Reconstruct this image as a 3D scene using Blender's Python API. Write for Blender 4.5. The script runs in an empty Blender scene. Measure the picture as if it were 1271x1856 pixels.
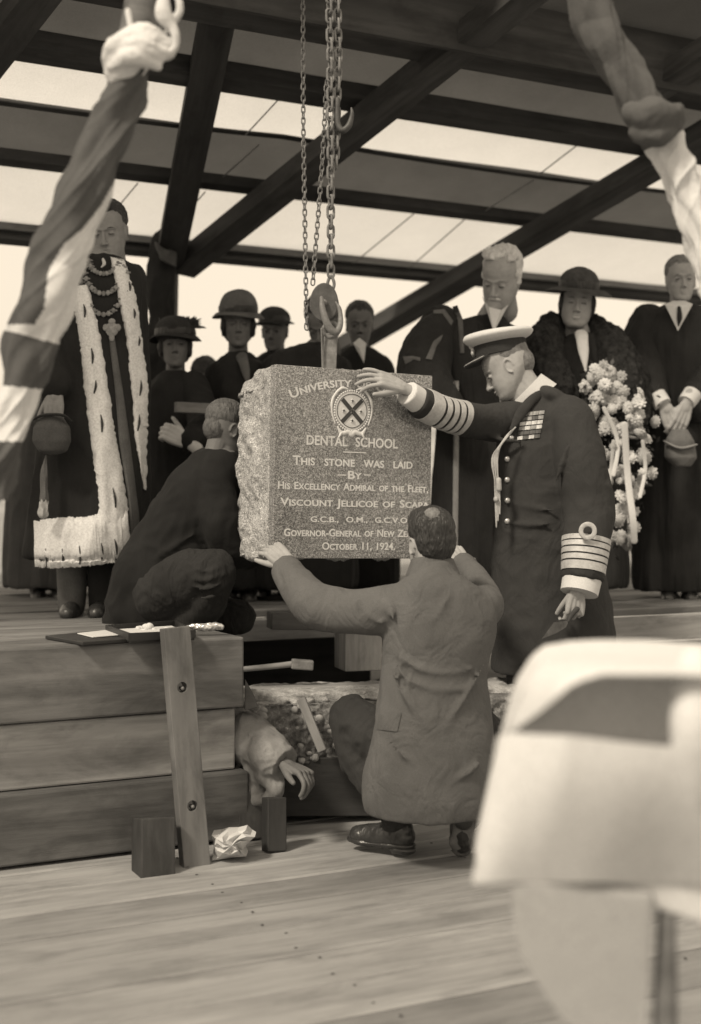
import bpy, math, random
import numpy as np
from mathutils import Vector, Matrix, Euler, noise
from mathutils.bvhtree import BVHTree
random.seed(7); np.random.seed(7)
S = bpy.context.scene
C = S.collection
R = math.radians
# ------------------------------------------------------------------ camera
F = 2400.0; CX = 635.5; HY = 916.0; CAMZ = 1.25
cd = bpy.data.cameras.new('camera'); cam = bpy.data.objects.new('camera', cd); C.objects.link(cam)
S.camera = cam
cam.location = (0, 0, CAMZ); cam.rotation_euler = (R(90), 0, 0)
cd.sensor_fit = 'VERTICAL'; cd.sensor_height = 36; cd.sensor_width = 24.65
cd.lens = F / 1856 * 36
cd.shift_y = (HY - 928) / 1856
cd.clip_start = .05; cd.clip_end = 2000
cd.dof.use_dof = True; cd.dof.focus_distance = 5.0; cd.dof.aperture_fstop = 1.45
# ------------------------------------------------------------------ world and sun
TINT = (1.0, .868, .69)
SUN_EL, SUN_AZ = R(47), R(222)          # azimuth: direction the light comes from, 0 = +Y, clockwise
w = bpy.data.worlds.new('World'); S.world = w; w.use_nodes = True
nt = w.node_tree; nt.nodes.clear()
o_ = nt.nodes.new('ShaderNodeOutputWorld'); bg = nt.nodes.new('ShaderNodeBackground')
sky = nt.nodes.new('ShaderNodeTexSky'); sky.sky_type = 'NISHITA'; sky.sun_disc = False
sky.sun_elevation = SUN_EL; sky.sun_rotation = SUN_AZ; sky.dust_density = 4; sky.air_density = 1.5
bw = nt.nodes.new('ShaderNodeRGBToBW')
mn = nt.nodes.new('ShaderNodeMath'); mn.operation = 'MINIMUM'; mn.inputs[1].default_value = 5.0
ma = nt.nodes.new('ShaderNodeMath'); ma.operation = 'MULTIPLY_ADD'; ma.inputs[1].default_value = .38; ma.inputs[2].default_value = 3.7
cmb = nt.nodes.new('ShaderNodeMix'); cmb.data_type = 'RGBA'; cmb.blend_type = 'MULTIPLY'; cmb.inputs[0].default_value = 1
cmb.inputs[7].default_value = (*TINT, 1)
nt.links.new(sky.outputs[0], bw.inputs[0]); nt.links.new(bw.outputs[0], mn.inputs[0]); nt.links.new(mn.outputs[0], ma.inputs[0])
nt.links.new(ma.outputs[0], cmb.inputs[6]); nt.links.new(cmb.outputs[2], bg.inputs[0]); bg.inputs[1].default_value = .13
nt.links.new(bg.outputs[0], o_.inputs[0])
sl = bpy.data.lights.new('sun', 'SUN'); sl.energy = 2.1; sl.angle = R(9); sl.color = (1, .885, .72)
so = bpy.data.objects.new('sun', sl); C.objects.link(so)
sd = Vector((math.sin(SUN_AZ) * math.cos(SUN_EL), math.cos(SUN_AZ) * math.cos(SUN_EL), math.sin(SUN_EL)))
so.rotation_euler = sd.to_track_quat('Z', 'Y').to_euler(); so.location = sd * 30
S.view_settings.view_transform = 'Standard'; S.view_settings.look = 'None'
S.view_settings.exposure = 0.62; S.view_settings.gamma = 1; S.view_settings.use_curve_mapping = False
S.render.engine = 'CYCLES'

# ------------------------------------------------------------------ helpers
def P(px, py, Y): return np.array(((px - CX) / F * Y, Y, CAMZ + (HY - py) / F * Y))
TH = R(27.1)
U = np.array((math.cos(TH), math.sin(TH), 0)); V = np.array((-math.sin(TH), math.cos(TH), 0))
def UV(u, v, z): return U * u + V * v + np.array((0, 0, z))
def touv(p): return float(p[0] * U[0] + p[1] * U[1]), float(p[0] * V[0] + p[1] * V[1])
def nrm(v):
    v = np.asarray(v, float); n = np.linalg.norm(v); return v / n if n > 1e-9 else v

MATS = {}
def mat(name, val, rough=.85, var=.15, vscale=6, bump=.15, bscale=250, spec=.3, kind='cloth', metal=0, fold=0, fscale=9, fstretch=(1, 1, .35), val2=None, translucent=0):
    if name in MATS: return MATS[name]
    m = bpy.data.materials.new(name); m.use_nodes = True; n = m.node_tree.nodes; L = m.node_tree.links
    b = n['Principled BSDF']; b.inputs['Roughness'].default_value = rough; b.inputs['Metallic'].default_value = metal
    b.inputs['Specular IOR Level'].default_value = .12 if kind == 'cloth' else spec
    tc = n.new('ShaderNodeTexCoord'); oi = n.new('ShaderNodeObjectInfo')
    off = n.new('ShaderNodeVectorMath'); off.operation = 'ADD'
    sc = n.new('ShaderNodeVectorMath'); sc.operation = 'SCALE'; sc.inputs['Scale'].default_value = 37
    cx = n.new('ShaderNodeCombineXYZ')
    for i in range(3): L.new(oi.outputs['Random'], cx.inputs[i])
    L.new(cx.outputs[0], sc.inputs[0]); L.new(tc.outputs['Object'], off.inputs[0]); L.new(sc.outputs[0], off.inputs[1])
    co = off.outputs[0]
    def mapping(s):
        mp = n.new('ShaderNodeMapping'); mp.inputs['Scale'].default_value = s; L.new(co, mp.inputs[0]); return mp.outputs[0]
    def nz(vec, scale, detail=4, rough_=.55, dist=0):
        t = n.new('ShaderNodeTexNoise'); t.inputs['Scale'].default_value = scale; t.inputs['Detail'].default_value = detail
        t.inputs['Roughness'].default_value = rough_; t.inputs['Distortion'].default_value = dist; L.new(vec, t.inputs['Vector']); return t.outputs['Fac']
    def ramp(fac, stops):
        r = n.new('ShaderNodeValToRGB'); e = r.color_ramp.elements
        while len(e) < len(stops): e.new(.5)
        for el, (p, v) in zip(e, stops): el.position = p; el.color = (v, v, v, 1)
        L.new(fac, r.inputs[0]); return r.outputs[0]
    def mul(a, c_, f=1):
        x = n.new('ShaderNodeMix'); x.data_type = 'RGBA'; x.blend_type = 'MULTIPLY'; x.inputs[0].default_value = f
        L.new(a, x.inputs[6]); L.new(c_, x.inputs[7]); return x.outputs[2]
    def bmp(h, strength, dist, prev=None):
        q = n.new('ShaderNodeBump'); q.inputs['Strength'].default_value = strength; q.inputs['Distance'].default_value = dist
        L.new(h, q.inputs['Height'])
        if prev: L.new(prev, q.inputs['Normal'])
        return q.outputs[0]
    if kind == 'wood':
        g = nz(mapping((.6, 9, 9)), vscale, 8, .65, .6)
        g2 = nz(mapping((.15, 1.2, 1.2)), 5, 4)
        fine = nz(mapping((3, 60, 60)), 6, 4, .7)
        c_ = mul(ramp(g, [(.25, val * (1 - var)), (.5, val), (.75, val * (1 + var))]), ramp(g2, [(.3, .82 if 'floor' in name else .62), (.5, .97), (.7, 1.1 if 'floor' in name else 1.25)]))
        st = nz(mapping((.55, 2.6, 2.6)), 3.0, 5, .6, .3)
        c_ = mul(c_, ramp(st, [(.32, .50), (.46, 1), (.60, 1), (.72, 1.2)]), .5)
        sp_ = nz(mapping((2, 5, 5)), 1.6, 5, .65, .4); c_ = mul(c_, ramp(sp_, [(.36, .62), (.52, 1.02), (.7, 1.12)]), .5 if 'floor' in name else .75)
        rv = n.new('ShaderNodeMapRange'); rv.inputs[3].default_value = .82; rv.inputs[4].default_value = 1.18; L.new(oi.outputs['Random'], rv.inputs[0])
        c_ = mul(c_, rv.outputs[0]); L.new(c_, b.inputs['Base Color'])
        nb = bmp(g, .5, .004); nb = bmp(fine, .5, .0012, nb); L.new(nb, b.inputs['Normal'])
    elif kind == 'granite':
        a = nz(co, 260, 3, .8); c2 = nz(co, 110, 4, .8); bq = nz(co, 3, 3)
        c_ = mul(ramp(a, [(.38, val * .25), (.5, val * .8), (.62, val * 1.9)]), ramp(c2, [(.35, .5), (.6, 1.3)]))
        c_ = mul(c_, ramp(bq, [(.3, .8), (.7, 1.15)])); L.new(c_, b.inputs['Base Color'])
        if bump: L.new(bmp(c2, bump, .003), b.inputs['Normal'])
    elif kind == 'rough':
        a = nz(co, vscale, 8, .7, .3); c2 = nz(co, vscale * 9, 4, .8)
        c_ = mul(ramp(a, [(.3, val * (1 - var)), (.5, val), (.68, (val2 or val * (1 + var)))]), ramp(c2, [(.3, .55), (.6, 1.2)]))
        L.new(c_, b.inputs['Base Color']); nb = bmp(a, bump, .03); nb = bmp(c2, bump, .004, nb); L.new(nb, b.inputs['Normal'])
    else:
        a = nz(co, vscale, 5, .6)
        c_ = ramp(a, [(.3, val * (1 - var)), (.7, val * (1 + var))])
        fine = nz(co, bscale, 3, .7); c_ = mul(c_, ramp(fine, [(.3, .72), (.7, 1.2)]), .8 if kind == 'cloth' else .25)
        L.new(c_, b.inputs['Base Color'])
        nb = bmp(fine, bump, .0015)
        if fold:
            fo = nz(mapping(fstretch), fscale, 3, .5, .8)
            nb = bmp(fo, fold, .03, nb)
        L.new(nb, b.inputs['Normal'])
        if kind == 'cloth':
            b.inputs['Sheen Weight'].default_value = .02
        if kind == 'skin':
            b.inputs['Subsurface Weight'].default_value = .0
    if translucent:
        tr = n.new('ShaderNodeBsdfTranslucent'); L.new(c_, tr.inputs[0]); mx = n.new('ShaderNodeMixShader'); mx.inputs[0].default_value = translucent
        L.new(b.outputs[0], mx.inputs[1]); L.new(tr.outputs[0], mx.inputs[2]); L.new(mx.outputs[0], n['Material Output'].inputs[0])
    MATS[name] = m; return m

M_floor = mat('floor_boards', .28, .7, .2, 2.5, kind='wood')
M_wood = mat('old_timber', .17, .75, .35, 2.2, kind='wood')
M_woodlight = mat('paler_timber', .28, .75, .35, 2.2, kind='wood')
M_dwood = mat('dark_roof_timber', .055, .8, .3, 2, kind='wood')
M_mwood = mat('roof_beam_timber', .20, .8, .3, 2, kind='wood')
M_stake = mat('planed_stake', .17, .6, .15, 1.5, kind='wood')
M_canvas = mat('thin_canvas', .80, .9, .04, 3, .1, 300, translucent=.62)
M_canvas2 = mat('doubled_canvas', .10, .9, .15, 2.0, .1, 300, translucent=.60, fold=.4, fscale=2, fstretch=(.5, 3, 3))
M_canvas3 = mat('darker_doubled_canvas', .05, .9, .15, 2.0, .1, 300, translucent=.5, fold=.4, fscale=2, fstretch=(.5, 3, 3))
M_polish = mat('polished_granite', .27, .12, kind='granite', bump=0, spec=.8)
M_roughst = mat('rough_granite', .40, .9, kind='granite', bump=.6)
M_letter = mat('lead_lettering', .68, .6, .1, 20, .1, 200, kind='plain')
M_crestdark = mat('crest_recess', .06, .6, .1, 20, .1, 200, kind='plain')
M_iron = mat('iron', .09, .55, .3, 30, .4, 120, spec=.5, kind='plain', metal=.3)
M_ironl = mat('worn_iron', .20, .6, .3, 30, .4, 120, spec=.5, kind='plain', metal=.2)
M_black = mat('black_cloth', .028, .9, .2, 6, .2, 300, fold=.55, fscale=8)
M_gown = mat('black_gown', .031, .9, .2, 6, .2, 300, fold=.7, fscale=14, fstretch=(1, 1, .12))
M_navy = mat('naval_blue_cloth', .044, .9, .12, 5, .5, 420, fold=.6, fscale=8, fstretch=(1, 1, .7))
M_tweed = mat('grey_wool', .122, .95, .10, 9, .9, 420, fold=.8, fscale=9, fstretch=(1, 1, .8))
M_trouser = mat('dark_trousers', .040, .9, .15, 8, .3, 400, fold=.8, fscale=12)
M_dcoat = mat('charcoal_coat', .018, .9, .2, 5, .3, 400, fold=.6, fscale=7)  # dark cloth, taken darker still to put its crouching wearer in shadow
M_khaki = mat('pale_sleeve_cloth', .24, .9, .15, 9, .4, 400, fold=.9, fscale=9)
M_white = mat('white_linen', .62, .8, .03, 9, .15, 400)
M_sheet = mat('white_sheet', .66, .85, .03, 3, .05, 200, fold=.15, fscale=3)
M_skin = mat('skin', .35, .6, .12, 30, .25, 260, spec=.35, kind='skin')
M_skind = mat('darker_skin', .27, .6, .12, 30, .25, 260, spec=.35, kind='skin')  # darker skin tone for the robed man and bystanders
M_hair = mat('dark_hair', .030, .45, .4, 30, .9, 220, spec=.5, kind='plain', fold=.6, fscale=60, fstretch=(1, 1, .2))
M_ghair = mat('grey_hair', .26, .6, .4, 30, .9, 220, spec=.4, kind='plain', fold=.6, fscale=60, fstretch=(1, 1, .2))
M_mhair = mat('cropped_greying_hair', .18, .7, .4, 60, .9, 300, spec=.3, kind='plain')
M_leather = mat('boot_leather', .035, .35, .3, 14, .4, 90, spec=.6, kind='plain', fold=.4, fscale=20)
M_sole = mat('boot_sole', .14, .8, .3, 20, .4, 90, kind='plain')
M_gold = mat('gold_lace', .50, .5, .15, 60, .8, 300, spec=.5, kind='plain', metal=.15)
M_brass = mat('brass_button', .55, .3, .1, 30, .2, 90, spec=.8, kind='plain', metal=.6)
M_ermine = mat('ermine_fur', .82, .95, .06, 25, 1.0, 120, kind='cloth')
M_lining = mat('grey_silk_lining', .13, .6, .25, 9, .2, 200, fold=.4)
M_fur = mat('dark_fur', .030, .95, .5, 22, 1.0, 90, fold=1, fscale=30, fstretch=(1, 1, .6))
M_hat = mat('hat_felt', .045, .95, .2, 12, .4, 200)
M_hatb = mat('hat_straw', .07, .9, .3, 20, .8, 120)
M_flagd = mat('dark_flag_cloth', .10, .9, .14, 7, .4, 420, fold=.6, fscale=5, fstretch=(1, 1, 1))
M_flagw = mat('white_flag_cloth', .66, .9, .05, 7, .3, 420, fold=.6, fscale=7, fstretch=(1, 1, 1))
M_eye = mat('eye', .05, .2, .1, 9, 0, 90, kind='plain')
M_petal = mat('pale_petals', .55, .8, .25, 30, .3, 90, kind='plain')
M_petal2 = mat('mid_petals', .38, .8, .25, 30, .3, 90, kind='plain')
M_leaf = mat('bouquet_leaves', .06, .7, .4, 20, .3, 90, kind='plain')
M_concrete = mat('rubble_concrete', .20, .95, .75, 9, 1, kind='rough', val2=.42)
M_mortar = mat('mortar', .45, .95, .4, 14, 1, kind='rough')
M_ground = mat('trodden_earth', .25, .95, .4, 1.2, .6, kind='rough')
M_hill = mat('far_hillside', .30, .95, .3, .02, .3, kind='rough')
M_leatherette = mat('black_case_leather', .02, .5, .2, 12, .3, 200, kind='plain', spec=.5)
M_paper = mat('white_paper', .58, .8, .04, 9, .1, 200, kind='plain')
M_silver = mat('engraved_silver', .65, .28, .3, 90, 1.0, 120, kind='plain', metal=.7, spec=.8)
M_earth = mat('dark_soil', .04, .95, .5, 7, 1, kind='rough')
M_ribA = mat('ribbon_grey', .30, .7, .3, 60, .3, 300); M_ribB = mat('ribbon_pale', .6, .7, .2, 60, .3, 300); M_ribC = mat('ribbon_dark', .12, .7, .2, 60, .3, 300)
M_cord = mat('gold_cord', .42, .6, .2, 60, .6, 200, kind='plain')

# ---------------- geometry accumulator
class G:
    def __init__(s): s.v = []; s.f = []; s.n = 0; s.M = None
    def add(s, v, f):
        v = np.asarray(v, float)
        if s.M is not None: v = v @ s.M[:3, :3].T + s.M[:3, 3]
        s.v.append(v); s.f += [tuple(i + s.n for i in q) for q in f]; s.n += len(v)
    def ell(s, c, r, rot=None, nu=20, nv=12):
        r = np.ones(3) * r if np.isscalar(r) else np.array(r)
        v = [(0, 0, 1)]
        for j in range(1, nv):
            t = math.pi * j / nv
            for i in range(nu): a = 2 * math.pi * i / nu; v.append((math.sin(t) * math.cos(a), math.sin(t) * math.sin(a), math.cos(t)))
        v.append((0, 0, -1)); v = np.array(v) * r
        if rot is not None: v = v @ np.array(Euler(rot).to_matrix()).T
        v = v + np.array(c); f = []
        for i in range(nu):
            k = (i + 1) % nu; f.append((0, 1 + i, 1 + k)); b0 = 1 + (nv - 2) * nu; f.append((b0 + nu, b0 + k, b0 + i))
            for j in range(nv - 2): a = 1 + j * nu; f.append((a + i, a + nu + i, a + nu + k, a + k))
        s.add(v, f)
    def limb(s, pts, rad, seg=16, sub=5, flat=1.0, up=None, fold=0, nf=5, closed=False, cap=True):
        pts = np.array([np.asarray(p, float) for p in pts]); rad = np.array(rad, float) if not np.isscalar(rad) else np.ones(len(pts)) * rad
        if sub > 1 and len(pts) > 2 or closed:
            q = []; rr = []; n = len(pts); rng = n if closed else n - 1
            for i in range(rng):
                if closed: p0, p1, p2, p3 = pts[i - 1], pts[i], pts[(i + 1) % n], pts[(i + 2) % n]; r1, r2 = rad[i], rad[(i + 1) % n]
                else: p0, p1, p2, p3 = pts[max(i - 1, 0)], pts[i], pts[i + 1], pts[min(i + 2, n - 1)]; r1, r2 = rad[i], rad[i + 1]
                for k in range(sub):
                    t = k / sub; q.append(.5 * ((2 * p1) + (-p0 + p2) * t + (2 * p0 - 5 * p1 + 4 * p2 - p3) * t * t + (-p0 + 3 * p1 - 3 * p2 + p3) * t ** 3))
                    tt = t * t * (3 - 2 * t); rr.append(r1 * (1 - tt) + r2 * tt)
            if not closed: q.append(pts[-1]); rr.append(rad[-1])
            pts = np.array(q); rad = np.array(rr)
        n = len(pts); vs = []; T = np.gradient(pts, axis=0) if not closed else np.roll(pts, -1, 0) - np.roll(pts, 1, 0)
        ref = nrm(up) if up is not None else (np.array((0, 0, 1.)) if abs(nrm(T[0])[2]) < .9 else np.array((0, 1., 0)))
        nv = None
        if cap and not closed:
            # rounded ends
            e0 = [(pts[0] - nrm(T[0]) * rad[0] * k, rad[0] * math.sqrt(max(0, 1 - k * k))) for k in (.97, .8, .45)]
            e1 = [(pts[-1] + nrm(T[-1]) * rad[-1] * k, rad[-1] * math.sqrt(max(0, 1 - k * k))) for k in (.45, .8, .97)]
            pts = np.array([e[0] for e in e0] + list(pts) + [e[0] for e in e1]); rad = np.array([e[1] for e in e0] + list(rad) + [e[1] for e in e1])
            T = np.array([T[0]] * 3 + list(T) + [T[-1]] * 3); n = len(pts)
        for i in range(n):
            t = nrm(T[i])
            if nv is None or up is not None: nv = nrm(ref - t * ref.dot(t))
            else: nv = nrm(nv - t * nv.dot(t))
            b = np.cross(t, nv)
            for k in range(seg):
                a = 2 * math.pi * k / seg; m = 1 + fold * math.sin(nf * a + i * .6)
                vs.append(pts[i] + rad[i] * m * (b * math.cos(a) + nv * math.sin(a) * flat))
        f = []
        for i in range(n if closed else n - 1):
            for k in range(seg):
                k2 = (k + 1) % seg; j = (i + 1) % n; f.append((i * seg + k, i * seg + k2, j * seg + k2, j * seg + k))
        if not closed: f.append(tuple(range(seg))[::-1]); f.append(tuple((n - 1) * seg + k for k in range(seg)))
        s.add(vs, f)
    def loft(s, rows, seg=40, cap=True, power=2.0):
        # rows: (center(3), rx, ry, foldamp, nfold, phase, yaw)
        vs = []
        for (c, rx, ry, fa, nf, ph, yaw) in rows:
            for k in range(seg):
                a = 2 * math.pi * k / seg; ca, sa = math.cos(a), math.sin(a)
                q = (abs(ca) ** power + abs(sa) ** power) ** (-1 / power)
                m = q * (1 + fa * (math.sin(nf * a + ph) + .5 * math.sin((nf * 1.7 // 1) * a + ph * 2.3)))
                x, y = rx * m * ca, ry * m * sa; cy, sy = math.cos(yaw), math.sin(yaw)
                vs.append((c[0] + x * cy - y * sy, c[1] + x * sy + y * cy, c[2]))
        f = []; n = len(rows)
        for i in range(n - 1):
            for k in range(seg): k2 = (k + 1) % seg; f.append((i * seg + k, i * seg + k2, (i + 1) * seg + k2, (i + 1) * seg + k))
        if cap: f.append(tuple(range(seg))[::-1]); f.append(tuple((n - 1) * seg + k for k in range(seg)))
        s.add(vs, f)
    def box(s, c, d, rot=None):
        c = np.array(c, float); d = np.array(d, float) / 2
        v = np.array([(x, y, z) for x in (-1, 1) for y in (-1, 1) for z in (-1, 1)]) * d
        if rot is not None: v = v @ (np.array(rot.to_3x3()) if isinstance(rot, Matrix) else np.array(Euler(rot).to_matrix())).T
        s.add(v + c, [(0, 1, 3, 2), (4, 6, 7, 5), (0, 4, 5, 1), (2, 3, 7, 6), (0, 2, 6, 4), (1, 5, 7, 3)])
    def bar(s, a, b, wd, ht, up=(0, 0, 1)):
        a = np.array(a, float); b = np.array(b, float); t = nrm(b - a); up = nrm(np.array(up) - t * np.dot(up, t)); sd_ = np.cross(t, up)
        v = [p + sd_ * x * wd / 2 + up * z * ht / 2 for p in (a, b) for x in (-1, 1) for z in (-1, 1)]
        s.add(v, [(0, 1, 3, 2), (4, 6, 7, 5), (0, 4, 5, 1), (2, 3, 7, 6), (0, 2, 6, 4), (1, 5, 7, 3)])

def thing(name, label, cat, loc=(0, 0, 0), group=None, rotz=0):
    o = bpy.data.objects.new(name, None); C.objects.link(o); o.location = [float(x) for x in loc]; o.rotation_euler = (0, 0, rotz)
    o.empty_display_size = .1; o['label'] = label; o['category'] = cat
    if group: o['group'] = group
    return o
def tag(o, label, cat, group=None): 
    o['label'] = label; o['category'] = cat
    if group: o['group'] = group
    return o
def origin(parent):
    p = np.zeros(3); o = parent
    while o is not None: p = p + np.array(o.location); o = o.parent
    return p
def obj(name, g, m, parent=None, smooth=True, bevel=0, vox=0, sm=0, fn=None, local=False):
    """one mesh object; verts given in world coordinates (parents only translate)"""
    v = np.concatenate(g.v) if g.v else np.zeros((0, 3))
    me = bpy.data.meshes.new(name); me.from_pydata(v.tolist(), [], g.f); me.update()
    if vox or bevel:
        t = bpy.data.objects.new('tmp', me); C.objects.link(t)
        if vox:
            md = t.modifiers.new('r', 'REMESH'); md.mode = 'VOXEL'; md.voxel_size = vox; md.use_smooth_shade = True
            if sm: m2 = t.modifiers.new('s', 'SMOOTH'); m2.factor = .5; m2.iterations = sm
        if bevel: m3 = t.modifiers.new('b', 'BEVEL'); m3.width = bevel; m3.segments = 2; m3.limit_method = 'ANGLE'
        dg = bpy.context.evaluated_depsgraph_get(); me2 = bpy.data.meshes.new_from_object(t.evaluated_get(dg))
        bpy.data.objects.remove(t); bpy.data.meshes.remove(me); me = me2; me.name = name; me.materials.clear()
    nv = len(me.vertices); co = np.empty(nv * 3); me.vertices.foreach_get('co', co); co = co.reshape(-1, 3)
    if fn is not None:
        no = np.empty(nv * 3); me.vertices.foreach_get('normal', no); co = fn(co, no.reshape(-1, 3))
    o = bpy.data.objects.new(name, me); C.objects.link(o)
    if parent is not None:
        o.parent = parent
        if not local: co = co - origin(parent)
    me.vertices.foreach_set('co', co.reshape(-1)); me.update()
    for q in (m if isinstance(m, (list, tuple)) else [m]): me.materials.append(q)
    if smooth:
        me.polygons.foreach_set('use_smooth', [True] * len(me.polygons))
        if not vox: 
            try: me.set_sharp_from_angle(angle=R(40))
            except Exception: pass
    return o
def join_meshes(name, objs, parent):
    """weld several finished skins of one figure into one mesh object"""
    vs, fs, off = [], [], 0; mats = []; mi = []
    for o in objs:
        me = o.data; n = len(me.vertices); co = np.empty(n * 3); me.vertices.foreach_get('co', co); vs.append(co.reshape(-1, 3))
        for p in me.polygons: fs.append(tuple(i + off for i in p.vertices))
        off += n
    me = bpy.data.meshes.new(name); me.from_pydata(np.concatenate(vs).tolist(), [], fs); me.materials.append(objs[0].data.materials[0])
    me.polygons.foreach_set('use_smooth', [True] * len(me.polygons))
    for o in objs: d = o.data; bpy.data.objects.remove(o); bpy.data.meshes.remove(d)
    o = bpy.data.objects.new(name, me); C.objects.link(o); o.parent = parent; return o
def band(g, rings):
    n = len(rings[0]); m = len(rings)
    g.add([p for r_ in rings for p in r_], [(i * n + k, i * n + (k + 1) % n, ((i + 1) % m) * n + (k + 1) % n, ((i + 1) % m) * n + k) for i in range(m) for k in range(n)])
def lace(g, bv, A, B, t0, t1, out=.0035, guess=.09, seg=48, thick=.004):
    """braid wrapped round a sleeve: every point sits on the cloth"""
    A, B = np.array(A, float), np.array(B, float); ax = nrm(B - A); e1 = nrm(np.cross(ax, (0, 1, .2))); e2 = np.cross(ax, e1)
    def rad(t, k):
        a = 2 * math.pi * k / seg; d = e1 * math.cos(a) + e2 * math.sin(a); c = A + (B - A) * t; l, n_, i, ds = bv.ray_cast(Vector([float(x) for x in c]), Vector([float(x) for x in d]), guess * 1.6)
        return c, d, (ds if l is not None else guess)
    def ring_(t, o_):
        q = [rad(t, k) for k in range(seg)]; rr = np.array([x[2] for x in q]); med = np.median(rr); rr = np.clip(rr, med * .8, med * 1.18)
        for _ in range(2): rr = (np.roll(rr, 1) + rr * 2 + np.roll(rr, -1)) / 4
        return [c + d * (r_ + o_) for (c, d, _), r_ in zip(q, rr)]
    ts = [t0, (t0 + t1) / 2, t1]; band(g, [ring_(t, out) for t in ts] + [ring_(t, out - thick - .004) for t in ts[::-1]])
def bvh(o):
    off = Vector(origin(o)) if o.parent else Vector((0, 0, 0)); off = Vector([float(x) for x in origin(o)])
    return BVHTree.FromPolygons([v.co + off for v in o.data.vertices], [tuple(p.vertices) for p in o.data.polygons])
def hit(bs, px, py, dY=0):
    d = Vector(P(px, py, 1) - np.array((0, 0, CAMZ))).normalized(); best = None
    for b in (bs if isinstance(bs, list) else [bs]):
        l, n_, i, ds = b.ray_cast(Vector((0, 0, CAMZ)), d)
        if l is not None and (best is None or ds < best[2]): best = (np.array(l), np.array(n_), ds)
    return best
def strip(g, bs, left, right, th=.012, nx=6, ny=30, Yd=6, wob=0):
    """thick ribbon lying on a garment between two outlines; outlines are lists of points on the garment as seen from the front"""
    L = np.array(left, float); Rr = np.array(right, float)
    def samp(A, t):
        d = np.r_[0, np.cumsum(np.linalg.norm(np.diff(A, axis=0), axis=1))]; d /= d[-1]
        return np.array([np.interp(t, d, A[:, 0]), np.interp(t, d, A[:, 1])])
    Ds = np.full((ny + 1, nx + 1), np.nan); PX = np.zeros((ny + 1, nx + 1, 2))
    for j in range(ny + 1):
        a, b = samp(L, j / ny), samp(Rr, j / ny)
        if wob: a = a + np.random.randn(2) * wob; b = b + np.random.randn(2) * wob
        for i in range(nx + 1):
            p = a + (b - a) * i / nx; PX[j, i] = p; h = hit(bs, *p)
            if h is not None: Ds[j, i] = h[0][1]
    fill = np.nanmedian(Ds) if not np.all(np.isnan(Ds)) else Yd
    # fill holes by row
    for j in range(ny + 1):
        r = Ds[j]; ok = ~np.isnan(r)
        if ok.any(): r[~ok] = r[ok].mean()
        else: Ds[j] = Ds[j - 1] if j and not np.isnan(Ds[j - 1]).any() else fill
    for _ in range(2):
        D2 = Ds.copy(); D2[1:-1] = (Ds[:-2] + Ds[1:-1] * 2 + Ds[2:]) / 4; Ds = np.minimum(D2, Ds + .01)
    vs = []; 
    for layer in (0, 1):
        for j in range(ny + 1):
            for i in range(nx + 1):
                e = (1 - abs(2 * i / nx - 1) ** 4) * th
                off = (.004 + e) if layer == 0 else -.006
                vs.append(P(PX[j, i, 0], PX[j, i, 1], Ds[j, i] - off))
    N = (nx + 1) * (ny + 1); f = []
    q = lambda j, i, l: l * N + j * (nx + 1) + i
    for j in range(ny):
        for i in range(nx):
            f.append((q(j, i, 0), q(j + 1, i, 0), q(j + 1, i + 1, 0), q(j, i + 1, 0))); f.append((q(j, i, 1), q(j, i + 1, 1), q(j + 1, i + 1, 1), q(j + 1, i, 1)))
        f.append((q(j, 0, 0), q(j, 0, 1), q(j + 1, 0, 1), q(j + 1, 0, 0))); f.append((q(j, nx, 0), q(j + 1, nx, 0), q(j + 1, nx, 1), q(j, nx, 1)))
    for i in range(nx):
        f.append((q(0, i, 0), q(0, i + 1, 0), q(0, i + 1, 1), q(0, i, 1))); f.append((q(ny, i, 0), q(ny, i, 1), q(ny, i + 1, 1), q(ny, i + 1, 0)))
    g.add(vs, f)
def rows(Y, data, nf=9, seg=48, g=None, power=2.0, phase=0):
    """torso/skirt loft: data rows (cx, y, halfwidth_px, halfdepth_m, foldamp, dY)"""
    out = []
    data = [tuple(d) + (0,) * (6 - len(d)) for d in data]
    A = np.array(data, float); n = len(A); fine = []
    for i in range(n - 1):
        for k in range(5):
            t = k / 5; p0, p1, p2, p3 = A[max(i - 1, 0)], A[i], A[i + 1], A[min(i + 2, n - 1)]
            fine.append(.5 * ((2 * p1) + (-p0 + p2) * t + (2 * p0 - 5 * p1 + 4 * p2 - p3) * t * t + (-p0 + 3 * p1 - 3 * p2 + p3) * t ** 3))
    fine.append(A[-1])
    for i, (cx, y, hw, hd, fa, dY) in enumerate(fine):
        c = P(cx, y, Y + dY); out.append((c, max(hw, 1) * (Y + dY) / F, max(hd, .01), fa, nf, phase + i * .02, 0))
    (g or G()).loft(out, seg=seg, power=power)

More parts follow.
